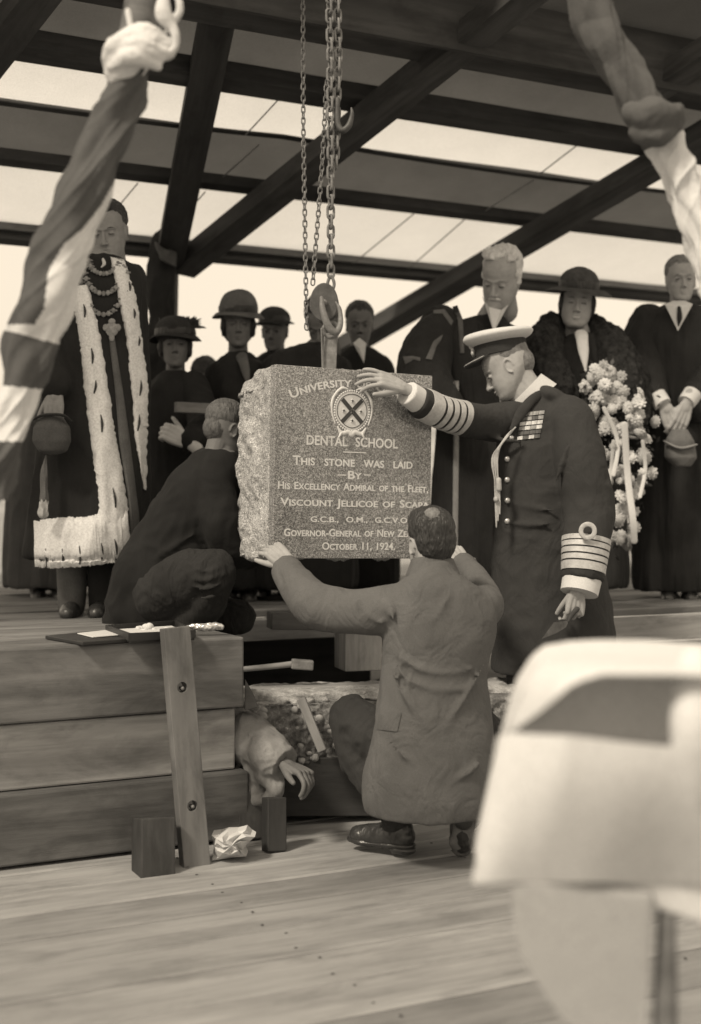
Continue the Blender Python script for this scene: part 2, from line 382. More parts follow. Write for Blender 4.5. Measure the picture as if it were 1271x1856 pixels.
def headM(pos, yaw=0, pitch=0, roll=0, scale=1.0):
    """local +y = face direction; yaw 0 faces away from camera, 180 faces the camera, 90 faces left of picture. pitch<0 looks down"""
    m = Matrix.Translation(Vector([float(x) for x in pos])) @ Euler((0, 0, R(yaw))).to_matrix().to_4x4() @ Euler((R(pitch), 0, 0)).to_matrix().to_4x4() @ Euler((0, R(roll), 0)).to_matrix().to_4x4() @ Matrix.Scale(scale, 4)
    return np.array(m)
def ML(M, p): return M[:3, :3] @ np.array(p, float) + M[:3, 3]
HP = [(-.116, .014, .060, .034), (-.111, .027, .076, .018), (-.102, .0375, .0845, .002), (-.090, .0460, .0865, -.014), (-.075, .0530, .0830, -.030), (-.058, .0585, .0840, -.050), (-.040, .0615, .0845, -.070), (-.022, .0660, .0820, -.086), (-.004, .0690, .0790, -.095), (.014, .0710, .0800, -.101), (.030, .0725, .0855, -.104), (.048, .0735, .0855, -.104), (.066, .0730, .0800, -.101), (.084, .0680, .0690, -.092), (.100, .0570, .0530, -.076), (.111, .0420, .0360, -.056), (.119, .0240, .0170, -.034), (.122, .0100, .0020, -.020)]
def head(g, M, female=False, nose=1.0, jaw=1.0, full=0):
    g.M = M; vs = []; seg = 48
    for (z, hw, f, bk) in HP:
        fk = 1 - max(0, min(1, (z + .03) / -.08)) * (1 - jaw); hw = (hw + full * max(0, min(1, (.03 - z) / .06))) * fk; cy = (f * .42 + bk * .58)
        for k in range(seg):
            a = 2 * math.pi * k / seg; ca, sa = math.cos(a), math.sin(a); e = 2.35 if sa > 0 else 2.1; q = (abs(ca) ** e + abs(sa) ** e) ** (-1 / e)
            vs.append((hw * ca * q, cy + ((f - cy) if sa > 0 else (cy - bk)) * sa * q, z))
    n = len(HP); fs = [(i * seg + k, i * seg + (k + 1) % seg, (i + 1) * seg + (k + 1) % seg, (i + 1) * seg + k) for i in range(n - 1) for k in range(seg)]
    fs += [tuple(range(seg))[::-1], tuple((n - 1) * seg + k for k in range(seg))]; g.add(vs, fs)
    for s in (-1, 1):
        g.ell((s * .031, .0470, -.026), (.025, .023, .024)); g.ell((s * .0295, .0715, .002), (.0145, .0105, .0105)); g.ell((s * .0115, .091, -.0355), (.0075, .009, .0062))
        ex = s * .0685; g.ell((ex, -.008, -.005), (.0055, .014, .025), (R(-12), 0, s * R(-14)))
        rim = [(ex + s * .004 + s * .005 * abs(math.sin(a)), -.011 + .0155 * math.cos(a), -.003 + .0265 * math.sin(a)) for a in np.linspace(R(-80), R(190), 9)]
        g.limb(rim, .0036, seg=8, sub=2); g.ell((ex + s * .001, -.002, -.028), (.0045, .006, .007))
    g.limb([(-.044, .064, .021), (-.022, .080, .024), (0, .083, .020), (.022, .080, .024), (.044, .064, .021)], [.006, .0075, .007, .0075, .006], seg=10)
    g.limb([(0, .080, .016), (0, .0885, -.008), (0, .1005 + .004 * (nose - 1), -.030 * nose)], [.0070, .0078, .0100 * nose], seg=10)
    g.ell((0, .0795, -.098), (.016 * jaw, .011, .011))
    g.limb([(-.021, .0765, -.0605), (-.007, .0865, -.0585), (.007, .0865, -.0585), (.021, .0765, -.0605)], [.003, .0050, .0050, .003], seg=8)
    g.limb([(-.019, .0765, -.0665), (0, .0855, -.0690), (.019, .0765, -.0665)], [.003, .0058, .003], seg=8)
    g.limb([(0, -.030, -.02), (0, -.034, -.09), (0, -.042, -.16)], [.050, .048 if not female else .042, .052], seg=18)
    g.M = None
def headfn(M):
    Mi = np.linalg.inv(M)
    def fn(co, no):
        l = co @ Mi[:3, :3].T + Mi[:3, 3]; d = np.zeros(len(co))
        for c, r, k in [((.0165, .082, .004), .009, .0045), ((-.0165, .082, .004), .009, .0045), ((.042, .066, .006), .010, .002), ((-.042, .066, .006), .010, .002), ((.031, .080, -.0105), .010, .0018), ((-.031, .080, -.0105), .010, .0018), ((.031, .080, .014), .008, .0020), ((-.031, .080, .014), .008, .0020)]:
            d += k * np.exp(-np.sum((l - np.array(c)) ** 2, 1) / r ** 2)
        # mouth line
        m_ = np.exp(-((l[:, 2] + .0632) / .0020) ** 2) * np.exp(-(l[:, 0] / .023) ** 4) * (l[:, 1] > .06); d += .0022 * m_
        # folds beside the nose
        for s in (-1, 1):
            t = (l[:, 2] + .035) / -.03; xx = s * (.018 + .010 * t); d += .0009 * np.exp(-((l[:, 0] - xx) / .003) ** 2) * (t > 0) * (t < 1) * (l[:, 1] > .06)
        return co - no * d[:, None]
    return fn
def face_bits(parent, M, brow=M_hair, eyes=True, lids=False, tache=None, brows=True):
    for s in (-1, 1):
        if eyes:
            g = G(); g.M = M; g.limb([(s * .0205, .0790, .002), (s * .030, .0838, .0005 if lids else .0035), (s * .0395, .0775, .001)], [.0018, .0036 if not lids else .0019, .0018], seg=6); obj('eye', g, M_eye, parent)
        if brows:
            g = G(); g.M = M; g.limb([(s * .015, .0860, .0215), (s * .029, .0840, .0270), (s * .044, .0700, .0235)], [.0022, .0030, .0016], seg=6, flat=.6); obj('eyebrow', g, brow, parent)
    if tache:
        g = G(); g.M = M
        for s in (-1, 1): g.limb([(0, .0885, -.050), (s * .014, .0860, -.052), (s * .028, .0760, -.060)], [.005, .0062, .0025], seg=8)
        obj('moustache', g, tache, parent, vox=.002, sm=1)
def hairfn(amp=.003, k=160):
    def fn(co, no):
        return co + no * (amp * np.array([noise.noise(Vector((c[0] * k, c[1] * k, c[2] * k * .4))) for c in co]))[:, None]
    return fn
def hand(g, wrist, d, back, side=1, curl=(.35, .4, .3), size=1.0, spread=.06, thumb=.6, curls=None, tuck=0.0):
    """d = towards the fingers, back = out of the back of the hand, side = +1/-1 picks the thumb side"""
    d = nrm(d); n_ = nrm(np.array(back, float) - d * np.dot(back, d)); b = np.cross(d, n_) * side; w_ = np.array(wrist, float); s = size
    # palm
    for k in range(4):
        o = (k - 1.5) * .0195; g.limb([w_ + b * o * .6 * s, w_ + d * .05 * s + b * o * .95 * s, w_ + (d * .088 + b * o * 1.05) * s], [.0155 * s, .0145 * s, .0115 * s], seg=10, sub=3)
    g.limb([w_ - d * .06 * s, w_ - d * .02 * s, w_ + d * .015 * s], [.028 * s, .026 * s, .027 * s], seg=14, flat=.75, up=n_)
    for k in range(4):          # index..little
        ln = (.98, 1.08, 1.0, .80)[k]; o = (1.5 - k) * .0205; cu = curls[k] if curls else curl
        p = w_ + (d * (.088 - .004 * abs(k - 1)) + b * o) * s; dd = nrm(d + b * (1.5 - k) * spread); nn = n_.copy(); pts = [p - dd * .01 * s, p]; 
        for L_, a in zip((.043, .027, .021), cu):
            dd, nn = nrm(dd * math.cos(a) - nn * math.sin(a)), nrm(nn * math.cos(a) + dd * math.sin(a)); p = p + dd * L_ * ln * s; pts.append(p)
        g.limb(pts, [x * s for x in (.0100, .0098, .0088, .0080, .0068)], seg=10, sub=3)
    p = w_ + (d * .022 + b * .026 - n_ * .006) * s; dd = nrm(d * math.cos(thumb) + b * math.sin(thumb) - n_ * (.25 + tuck)); pts = [p - dd * .01 * s, p]
    for L_, a in zip((.040, .032, .024), (0, .25, .35)):
        dd = nrm(dd + d * a * .6 - n_ * tuck * .4); p = p + dd * L_ * s; pts.append(p)
    g.limb(pts, [x * s for x in (.014, .0145, .0125, .0105, .0085)], seg=10, sub=3)
def skinned(name, parts, m, root):
    objs = []
    for (g, vx, sm_, fn) in parts: objs.append(obj('p', g, m, root, vox=vx, sm=sm_, fn=fn))
    return join_meshes(name, objs, root)
def wrinkle(amp=.008, k=8, st=(1, 1, .6), seed=0, ridge=True):
    st = np.array(st) * k
    def fn(co, no):
        q = co * st + seed * 13.7; d = np.empty(len(co))
        for i in range(len(co)):
            p = Vector(q[i]); v = noise.noise(p); w2 = noise.noise(p * 2.3 + Vector((v * 1.5, 3.1, v))); d[i] = ((1 - abs(v) * 2.2) * .75 + (1 - abs(w2) * 2.4) * .38) if ridge else v * 1.5
        return co + no * (amp * (d - .5))[:, None]
    return fn
def chainw(*fns):
    def fn(co, no):
        for f_ in fns: co = f_(co, no)
        return co
    return fn
def smoothed_ball(parent, name, c, r, m, **k):
    g = G(); g.ell(c, r); return obj(name, g, m, parent, **k)
def struct(o): o['kind'] = 'structure'; return o
#PART2
# ================================================================== SETTING
def plank_mesh(name, L, W, T, m, seed=0, warp=.004):
    rnd = random.Random(seed); g = G(); n = 8; vs = []
    for i in range(n + 1):
        dz = rnd.uniform(-warp, warp); dy = rnd.uniform(-warp, warp) * .6
        for (y, z) in ((-W / 2, -T), (-W / 2, -.006), (-W / 2 + .006, 0), (W / 2 - .006, 0), (W / 2, -.006), (W / 2, -T)): vs.append((L * i / n, y + dy, z + dz * .4))
    f = []
    for i in range(n):
        for k in range(6): k2 = (k + 1) % 6; f.append((i * 6 + k, i * 6 + k2, i * 6 + 6 + k2, i * 6 + 6 + k))
    f.append(tuple(range(6))[::-1]); f.append(tuple(n * 6 + k for k in range(6)))
    me = bpy.data.meshes.new(name); me.from_pydata(vs, [], f); me.materials.append(m); me.update(); return me
def flip(me):
    import bmesh
    b = bmesh.new(); b.from_mesh(me); bmesh.ops.recalc_face_normals(b, faces=b.faces); b.to_mesh(me); b.free(); return me
def planked(name, m, regions, W, T, z, gap=.006, seed=1, parent=None):
    """regions: list of (v, u0, u1) rows"""
    rnd = random.Random(seed); variants = {}
    for (v, u0, u1) in regions:
        L = round(u1 - u0, 3); key = (L, rnd.randrange(2))
        if key not in variants: variants[key] = flip(plank_mesh('plank', L, W - gap, T, m, seed=rnd.randrange(999)))
        o = bpy.data.objects.new('plank', variants[key]); C.objects.link(o); p = UV(u0, v, z + rnd.uniform(-.004, .002)); o.location = p - origin(parent)
        o.rotation_euler = (rnd.uniform(-.004, .004), 0, TH + rnd.uniform(-.001, .001)); o.parent = parent
# ground
g = G(); n = 60; sz = 600; xs = np.sign(np.linspace(-1, 1, n)) * np.abs(np.linspace(-1, 1, n)) ** 3 * sz
vs = [(x, y + 5, -.06 + (0 if abs(x) < 12 and abs(y) < 12 else .02 * math.sin(x * .3) * math.cos(y * .2))) for y in xs for x in xs]
g.add(vs, [(j * n + i, j * n + i + 1, (j + 1) * n + i + 1, (j + 1) * n + i) for j in range(n - 1) for i in range(n - 1)])
struct(obj('ground', g, M_ground))
g = G(); vs = []; N = 140
for i in range(N + 1):
    a = 2 * math.pi * i / N; h = 23 + 4 * math.sin(a * 3 + .5) + 3 * math.sin(a * 7 + 1) + 3 * math.sin(a * 17) + noise.noise(Vector((i * .9, 0, 0))) * 3
    for (r, z) in ((240, -1), (285, h * .55), (330, h), (420, -1)): vs.append((r * math.sin(a), r * math.cos(a), z))
g.add(vs, [(i * 4 + k, i * 4 + k + 1, i * 4 + 5 + k, i * 4 + 4 + k) for i in range(N) for k in range(3)])
struct(obj('hills', g, M_hill))
# lower floor of boards
fl = bpy.data.objects.new('floor', None); C.objects.link(fl); fl['kind'] = 'structure'
W = .232; reg = []; v = 4.86
while v > .0: reg.append((v, -3.2, 3.6 if v > 2.2 else 4.5)); v -= W
planked('floor', M_floor, reg, W, .04, 0, gap=.012, seed=3, parent=fl)
# platform (upper stage) of boards
ZP = .765
stg = bpy.data.objects.new('platform', None); C.objects.link(stg); stg['kind'] = 'structure'
reg = []; W2 = .148; v = 4.90; i = 0
while v < 9.6:
    if v < 5.75: 
        reg.append((v, -2.6, 1.86 + (.012 if i % 2 else -.01)))
        if v > 4.98: reg.append((v, 3.80, 7.2))
    else: reg.append((v, -2.6, 7.2))
    v += W2; i += 1
planked('platform', M_wood, reg, W2, .035, ZP, seed=5, parent=stg)
def sbar(name, a, b, wd, ht, m=M_wood, parent=stg, up=(0, 0, 1), bev=.004):
    g = G(); a = np.array(a, float); b = np.array(b, float); o_ = a.copy(); t = nrm(b - a)
    # local frame along x so that the grain follows the bar
    L = float(np.linalg.norm(b - a)); up = nrm(np.array(up, float) - t * np.dot(up, t)); sd_ = np.cross(up, t)
    g.box((L / 2, 0, 0), (L, wd, ht)); o = obj(name, g, m, parent, smooth=False, bevel=bev, local=True)
    mt = Matrix((t, sd_, up)).transposed().to_4x4(); mt.translation = Vector([float(x) for x in (a - (origin(parent) if parent else 0))]); o.matrix_local = mt
    return o
# edge boards, joists and posts under the platform
sbar('edge_board', UV(3.80, 4.90, .672), UV(7.2, 4.90, .672), .045, .115, M_woodlight)
sbar('edge_board', UV(1.95, 5.66, .672), UV(3.95, 5.66, .672), .045, .10)
for u in (3.83, 4.02, 5.2, 6.4): sbar('post', UV(u, 4.97, -.05), UV(u, 4.97, .60), .06, .06, M_woodlight, up=V)
for u in (2.2, 2.95, 3.6): sbar('joist', UV(u, 5.72, .68), UV(u, 9.4, .68), .06, .10)
g = G(); g.box((0, 0, 0), (5.4, .02, .62)); o = obj('skirting_board', g, M_dwood, stg, smooth=False, local=True); o.location = UV(0.8, 6.6, .33); o.rotation_euler = (0, 0, TH)
g = G(); g.box((0, 0, 0), (.02, 1.0, .72)); o = obj('skirting_board', g, M_dwood, stg, smooth=False, local=True); o.location = UV(1.80, 5.45, .36); o.rotation_euler = (0, 0, TH)
# panel for the ground behind the right-hand trestle, sunlight put into its pale colour
g = G(); g.box((0, 0, 0), (3.2, .03, .56)); o = obj('sunlit_ground_panel', g, mat('sunlit_ground_pale', .62, .9, .15, 4, .3, 90, kind='plain'), stg, smooth=False, local=True); o.location = UV(5.55, 5.35, .26); o.rotation_euler = (0, 0, TH)

# earth in the pit behind the floor
g = G(); n = 40; vs = []
for j in range(n):
    for i in range(n):
        u = 1.3 + 3.2 * i / (n - 1); vv = 4.98 + 2.0 * j / (n - 1); p = UV(u, vv, .0)
        p[2] = .16 + .10 * noise.noise(Vector((u * 2.5, vv * 2.5, 0))) + .03 * noise.noise(Vector((u * 9, vv * 9, 4))); vs.append(p)
g.add(vs, [(j * n + i, j * n + i + 1, (j + 1) * n + i + 1, (j + 1) * n + i) for j in range(n - 1) for i in range(n - 1)])
o = obj('earth', g, M_earth); o['kind'] = 'structure'

# ================================================================== FOOTING (rubble concrete wall the stone will sit on)
def rubble(co, no):
    out = co.copy()
    for i in range(len(co)):
        c = co[i]; top = .25 if no[i][2] > .6 else 1.0
        q = Vector((c[0] * 22, c[1] * 22, c[2] * 22)); d = (.5 - abs(noise.noise(q))) * .022 + noise.noise(q * 2.7) * .012 + noise.noise(Vector((c[0] * 5, c[1] * 5, c[2] * 5))) * .03
        out[i] = c + no[i] * d * top
    return out
FR = thing('concrete_footing', 'rough rubble concrete footing in the pit below the hanging stone', 'footing', (0, 5.4, .2))
fa, fb = np.array((-.62, 5.10, 0)), np.array((.95, 5.40, 0)); fd = nrm(fb - fa); fn_ = np.array((-fd[1], fd[0], 0))
g = G(); c = (fa + fb) / 2 + fn_ * .21; 
mtx = Matrix.Rotation(math.atan2(fd[1], fd[0]), 4, 'Z')
g.box((c[0], c[1], .34), (1.75, .42, .27), mtx)
obj('footing_wall', g, M_concrete, FR, vox=.008, sm=1, fn=rubble)
g = G()
g.box((c[0] - .0, c[1] + .04, .482), (1.72, .30, .04), mtx)
for k in range(26):
    t = random.uniform(.02, .98); p = fa + (fb - fa) * t + fn_ * random.uniform(.015, .05); g.ell((p[0], p[1], .478 + random.uniform(-.012, .012)), (random.uniform(.02, .07), .02, random.uniform(.008, .018)), nu=10, nv=6)
obj('mortar_bed', g, M_mortar, FR, vox=.008, sm=1, fn=lambda co, no: co + no * np.array([noise.noise(Vector(x * 25)) for x in co])[:, None] * .012)
g = G()
for k in range(90):
    t = random.uniform(.04, .97); p = fa + (fb - fa) * t; z = random.uniform(.25, .47); r = random.uniform(.006, .020); g.ell((p[0], p[1] - .004, z), (r * random.uniform(.8, 1.4), r * .8, r), (random.random(), random.random(), 0), nu=7, nv=5)
o = obj('aggregate', g, mat('pale_aggregate', .34, .9, .4, 20, .5, 90, kind='plain'), FR); o['kind'] = 'stuff'
for (x0, x1, yy, Y) in ((455, 640, 1206, 5.6), (520, 700, 1236, 5.28)):
    pass
# dark board below the footing and the lath resting on the rubble
g = G(); 
o = tag(sbar('shuttering_board', P(505, 1425, 5.17), P(905, 1425, 5.36), .03, .23, mat('dark_board', .045, .7, .3, 2, kind='wood'), None), 'dark board on edge at the back of the floor under the footing', 'board')
tag(sbar('lath', P(546, 1266, 5.10), P(585, 1362, 5.04), .035, .02, M_woodlight, None, up=(0, 1, .3)), 'short pale lath leaning against the rubble footing', 'lath')
tag(sbar('plank_offcut', P(455, 1250, 5.45), P(700, 1243, 5.52), .10, .025, M_woodlight, None), 'flat board lying along the top of the rubble footing', 'board')
# dark gap slab and block behind
tag(sbar('timber_block', P(650, 1212, 5.75), P(650, 1142, 5.75), .17, .17, M_woodlight, None, up=(1, .3, 0)), 'square wooden block standing on end behind the kneeling man', 'block')
tag(sbar('squared_timber', P(488, 1124, 5.9), P(640, 1126, 6.0), .12, .075, M_wood, None), 'short squared timber lying in the shade under the hanging stone', 'timber')
# hammer
HM = thing('hammer', 'club hammer with long pale handle lying on the footing under the stone', 'hammer', P(510, 1205, 5.45))
g = G(); g.limb([P(440, 1213, 5.42), P(500, 1207, 5.44), P(535, 1203, 5.45)], [.011, .012, .013]); obj('handle', g, M_woodlight, HM)
g = G(); g.bar(P(528, 1203, 5.45), P(568, 1206, 5.46), .045, .040); obj('hammer_head', g, M_ironl, HM, smooth=False, bevel=.006)

# ================================================================== TIMBER STACK
c0 = np.array((-1.36, 4.42, 0)); uC, vC = touv(P(443, 1160, 4.9))
vF = vC - .0
def baulk(u0, u1, v0, z0, z1, depth, label, m, bev=.008, tilt=0):
    o = sbar('timber_baulk', UV(u0, v0 + depth / 2, (z0 + z1) / 2), UV(u1, v0 + depth / 2, (z0 + z1) / 2 + tilt), depth, z1 - z0, m, None, bev=bev)
    # wear the arrises a little
    return tag(o, label, 'timber', 'squared timbers stacked at the edge of the pit')
M_tim1 = mat('weathered_baulk', .15, .75, .3, 2.0, kind='wood'); M_tim2 = mat('paler_weathered_baulk', .42, .75, .3, 2.0, kind='wood'); M_tim3 = mat('dark_weathered_baulk', .105, .75, .35, 2.0, kind='wood')
baulk(-1.2, uC, vF, .505, ZP - .002, .32, 'top squared timber of the stack, carrying the open black case', M_tim1)
baulk(-1.2, uC - .005, vF + .075, .262, .490, .26, 'middle pale squared timber of the stack', M_tim2)
baulk(-1.2, uC + .03, vF + .028, .012, .259, .27, 'bottom dark squared timber of the stack', M_tim3)
# upright stake with bolt holes
ST = thing('wooden_stake', 'planed upright batten with two bolt holes nailed to the timber stack', 'stake', P(355, 1583, 4.62))
a, b = P(356, 1586, 4.62), P(318, 1140, 4.66)
ax = nrm(b - a); L = float(np.linalg.norm(b - a)); up = nrm(np.array((-.45, 0, 0)) * 0 + U - ax * np.dot(U, ax)); nn = np.cross(ax, up)
me_w = .098; me_t = .05
def holed(L, W_, T_, holes, r):
    import bmesh
    g = G(); g.box((L / 2, 0, 0), (L, W_, T_)); return g
g = G(); g.box((L / 2, 0, 0), (L, me_w, me_t)); o = obj('batten', g, M_stake, ST, smooth=False, bevel=.003, local=True)
mt = Matrix((ax, up, nn)).transposed().to_4x4(); o.matrix_local = mt
cut = G(); 
for hz in ((1586 - 1463) / 446 * L, (1586 - 1249) / 446 * L):
    vs = [(hz + .019 * math.cos(t), .019 * math.sin(t), z) for z in (-.2, .2) for t in np.linspace(0, 2 * math.pi, 24, endpoint=False)]
    cut.add(vs, [(k, (k + 1) % 24, 24 + (k + 1) % 24, 24 + k) for k in range(24)] + [tuple(range(24))[::-1], tuple(range(24, 48))])
co_ = obj('tmp_cut', cut, M_stake, ST, smooth=False, local=True); co_.matrix_local = mt
bpy.context.view_layer.update()
md = o.modifiers.new('b', 'BOOLEAN'); md.object = co_; md.operation = 'DIFFERENCE'; md.solver = 'EXACT'
dg = bpy.context.evaluated_depsgraph_get(); nm = bpy.data.meshes.new_from_object(o.evaluated_get(dg)); o.modifiers.clear(); o.data = nm; nm.name = 'batten'; bpy.data.objects.remove(co_)
for hz in ((1586 - 1463) / 446 * L, (1586 - 1249) / 446 * L):
    g = G(); g.limb([(hz - .004, .004, -.014), (hz - .004, .004, .002)], .008, seg=8); q = obj('bolt', g, M_ironl, ST, local=True); q.matrix_local = mt
# stub post and small post
tag(sbar('stub_post', P(278, 1590, 4.52), P(278, 1482, 4.56), .115, .12, mat('tarred_timber', .045, .6, .3, 2.0, kind='wood'), None, up=U), 'short thick stub of timber standing in front of the stack beside the batten', 'post')
tag(sbar('small_post', P(497, 1542, 4.80), P(497, 1445, 4.83), .06, .075, MATS['tarred_timber'], None, up=U), 'short upright post under the pale sleeve and hand', 'post')
tag(sbar('wedge_block', P(452, 1520, 4.95), P(452, 1430, 4.98), .05, .10, M_tim3, None, up=U), 'small dark block between the stack and the short upright post', 'block')
# splintered board end beside the stack
g = G(); g.add([P(444, 1230, 4.93), P(462, 1262, 4.95), P(468, 1282, 4.95), P(444, 1288, 4.93), P(444, 1230, 5.05), P(462, 1262, 5.07), P(468, 1282, 5.07), P(444, 1288, 5.05)], [(0, 1, 2, 3), (7, 6, 5, 4), (0, 4, 5, 1), (1, 5, 6, 2), (2, 6, 7, 3), (3, 7, 4, 0)])
tag(obj('wooden_wedge', g, M_tim3, None, smooth=False, bevel=.003), 'dark pointed wedge wedged at the right end of the top timber', 'wedge')
# crumpled white packet
def crumple(co, no):
    return co + no * np.array([(.4 - abs(noise.noise(Vector((c[0] * 9, c[1] * 9, c[2] * 9))))) * .022 for c in co])[:, None]
g = G(); Yp = 4.66
A = [(384, 1514), (412, 1508), (446, 1504), (462, 1517), (440, 1540), (447, 1552), (385, 1560), (388, 1534)]
rnd2 = random.Random(5); ctr2 = np.array((418, 1534)); vs2 = []; K_ = 16
An = [A[int(i / 2)] if i % 2 == 0 else ((A[int(i / 2)][0] + A[(int(i / 2) + 1) % 8][0]) / 2 + rnd2.uniform(-2, 2), (A[int(i / 2)][1] + A[(int(i / 2) + 1) % 8][1]) / 2 + rnd2.uniform(-2, 2)) for i in range(16)]
for r_ in (1.0, .72, .42):
    for i, q_ in enumerate(An):
        e = ctr2 + (np.array(q_) - ctr2) * r_; vs2.append(P(e[0] + rnd2.uniform(-2, 2) * (r_ < 1), e[1] + rnd2.uniform(-2, 2) * (r_ < 1), Yp - (0, .028, .045)[(1.0, .72, .42).index(r_)] + (.020 if (i + int(r_ * 10)) % 2 else -.006)))
vs2.append(P(420, 1533, Yp - .05)); bk2 = [v + np.array((0, .07, .0)) for v in vs2[:16]]; n2 = len(vs2)
f2 = [(l * 16 + i, l * 16 + (i + 1) % 16, (l + 1) * 16 + (i + 1) % 16, (l + 1) * 16 + i) for l in range(2) for i in range(16)] + [(32 + i, 32 + (i + 1) % 16, 48) for i in range(16)] + [(i, n2 + i, n2 + (i + 1) % 16, (i + 1) % 16) for i in range(16)] + [tuple(range(n2, n2 + 16))]
g.add(vs2 + bk2, f2)
tag(obj('paper_packet', g, M_paper, None, smooth=False), 'crumpled white paper packet on the floor beside the batten', 'packet')

# ================================================================== PRESENTATION CASE AND TROWEL HANDLE
PC = thing('presentation_case', 'open black presentation case lined in white, lying on the stacked timbers', 'case', UV(.9, vC + .2, ZP))
def quadbox(name, pts, h, m, parent, off=0):
    """low box whose plan is given by 4 ground points (x,y) seen at plank height"""
    g = G(); b0 = [np.array((p[0], p[1], ZP + off)) for p in pts]; t0 = [p + np.array((0, 0, h)) for p in b0]
    g.add(b0 + t0, [(3, 2, 1, 0), (4, 5, 6, 7)] + [(i, (i + 1) % 4, (i + 1) % 4 + 4, i + 4) for i in range(4)]); return obj(name, g, m, parent, smooth=False, bevel=.002)
def gp(px, py, z=ZP):
    Y = (CAMZ - z) * F / (py - HY); return P(px, py, Y)[:2]
quadbox('case_lid', [gp(82, 1158), gp(150, 1170), gp(262, 1162), gp(180, 1148)], .012, M_leatherette, PC)
quadbox('lid_lining', [gp(140, 1156), gp(168, 1163), gp(232, 1157.5), gp(196, 1149.5)], .004, M_paper, PC, off=.0135)
quadbox('case_tray', [gp(193, 1150), gp(235, 1166), gp(353, 1160), gp(318, 1141)], .012, M_leatherette, PC)
for a_, b_ in ((gp(193, 1150), gp(235, 1166)), (gp(235, 1166), gp(353, 1160)), (gp(353, 1160), gp(318, 1141)), (gp(318, 1141), gp(193, 1150))):
    g = G(); g.bar((*a_, ZP + .022), (*b_, ZP + .022), .008, .028); obj('tray_rim', g, M_leatherette, PC, smooth=False)
quadbox('tray_lining', [gp(206, 1150), gp(240, 1162), gp(340, 1157), gp(312, 1143)], .006, M_paper, PC, off=.0135)
CC = G(); cpt = P(275, 1143, 4.98); 
for k in range(16): CC.ell(cpt + np.array((random.uniform(-.05, .05), random.uniform(-.03, .03), random.uniform(-.012, .012))), (random.uniform(.012, .024), .014, random.uniform(.006, .014)), (random.random() * 3, random.random() * 3, 0), nu=10, nv=6)
tag(obj('crumpled_cloth', CC, M_paper, None, vox=.003, sm=2, fn=crumple), 'small crumpled white cloth lying in the tray of the black case', 'cloth')
TH_ = thing('ceremonial_trowel', 'silver handled ceremonial trowel resting across the case on the timbers', 'trowel', P(370, 1137, 4.95))
g = G(); g.limb([P(340, 1137, 4.95), P(352, 1136, 4.95), P(372, 1137, 4.95), P(390, 1135, 4.96), P(401, 1136, 4.96)], [.008, .013, .015, .0155, .013], seg=18)
obj('handle', g, M_silver, TH_, vox=.002, sm=1, fn=lambda co, no: co + no * np.array([noise.noise(Vector(x * 90)) for x in co])[:, None] * .003)
g = G(); g.limb([P(342, 1138, 4.95), P(325, 1143, 4.97), P(310, 1146, 4.98)], [.006, .005, .004]); obj('shank', g, M_silver, TH_)

# ================================================================== FOUNDATION STONE
TS = R(28); UB = np.array((math.cos(TS), math.sin(TS), 0)); VB = np.array((-math.sin(TS), math.cos(TS), 0))
W_, H_, D_ = .70, .742, .385; pc = np.array((-.2965, 5.05, 1.047))
FS = thing('foundation_stone', 'inscribed polished granite foundation stone hanging from a chain, rough on its left side', 'foundation stone', pc, rotz=TS)
FS.rotation_euler = (0, R(1.0), TS)
RM = np.array(Euler((0, R(1.0), TS)).to_matrix())
import bmesh
# rough back block
g = G(); g.box((W_ / 2, .045 + (D_ - .045) / 2, H_ / 2), (W_, D_ - .045, H_))
def roughside(co, no):
    out = co.copy()
    for i in range(len(co)):
        x, y, z = co[i]; k = min(1, max(0, (y - .05) / .05)); q = Vector((x * 7, y * 7, z * 7))
        d = (noise.noise(q) * .030 + noise.noise(q * 3) * .013 + noise.noise(q * 8) * .006) * k
        out[i] = co[i] + no[i] * d
        if z > H_ * .9: out[i][2] -= max(0, (y - .10)) * .10 * (1 - x / W_ * .6) * k
        if x < .1: out[i][0] += max(0, y - .06) * .05 + (.03 * max(0, z / H_ - .9) * 10 * max(0, y - .1) / .3)
    return out
o = obj('rough_granite_body', g, M_roughst, FS, vox=.008, sm=1, fn=roughside, local=True)
g = G(); g.box((W_ / 2, .0225, H_ / 2), (W_ + .001, .0455, H_ + .001)); o = obj('polished_face', g, M_polish, FS, smooth=False, bevel=.003, local=True)
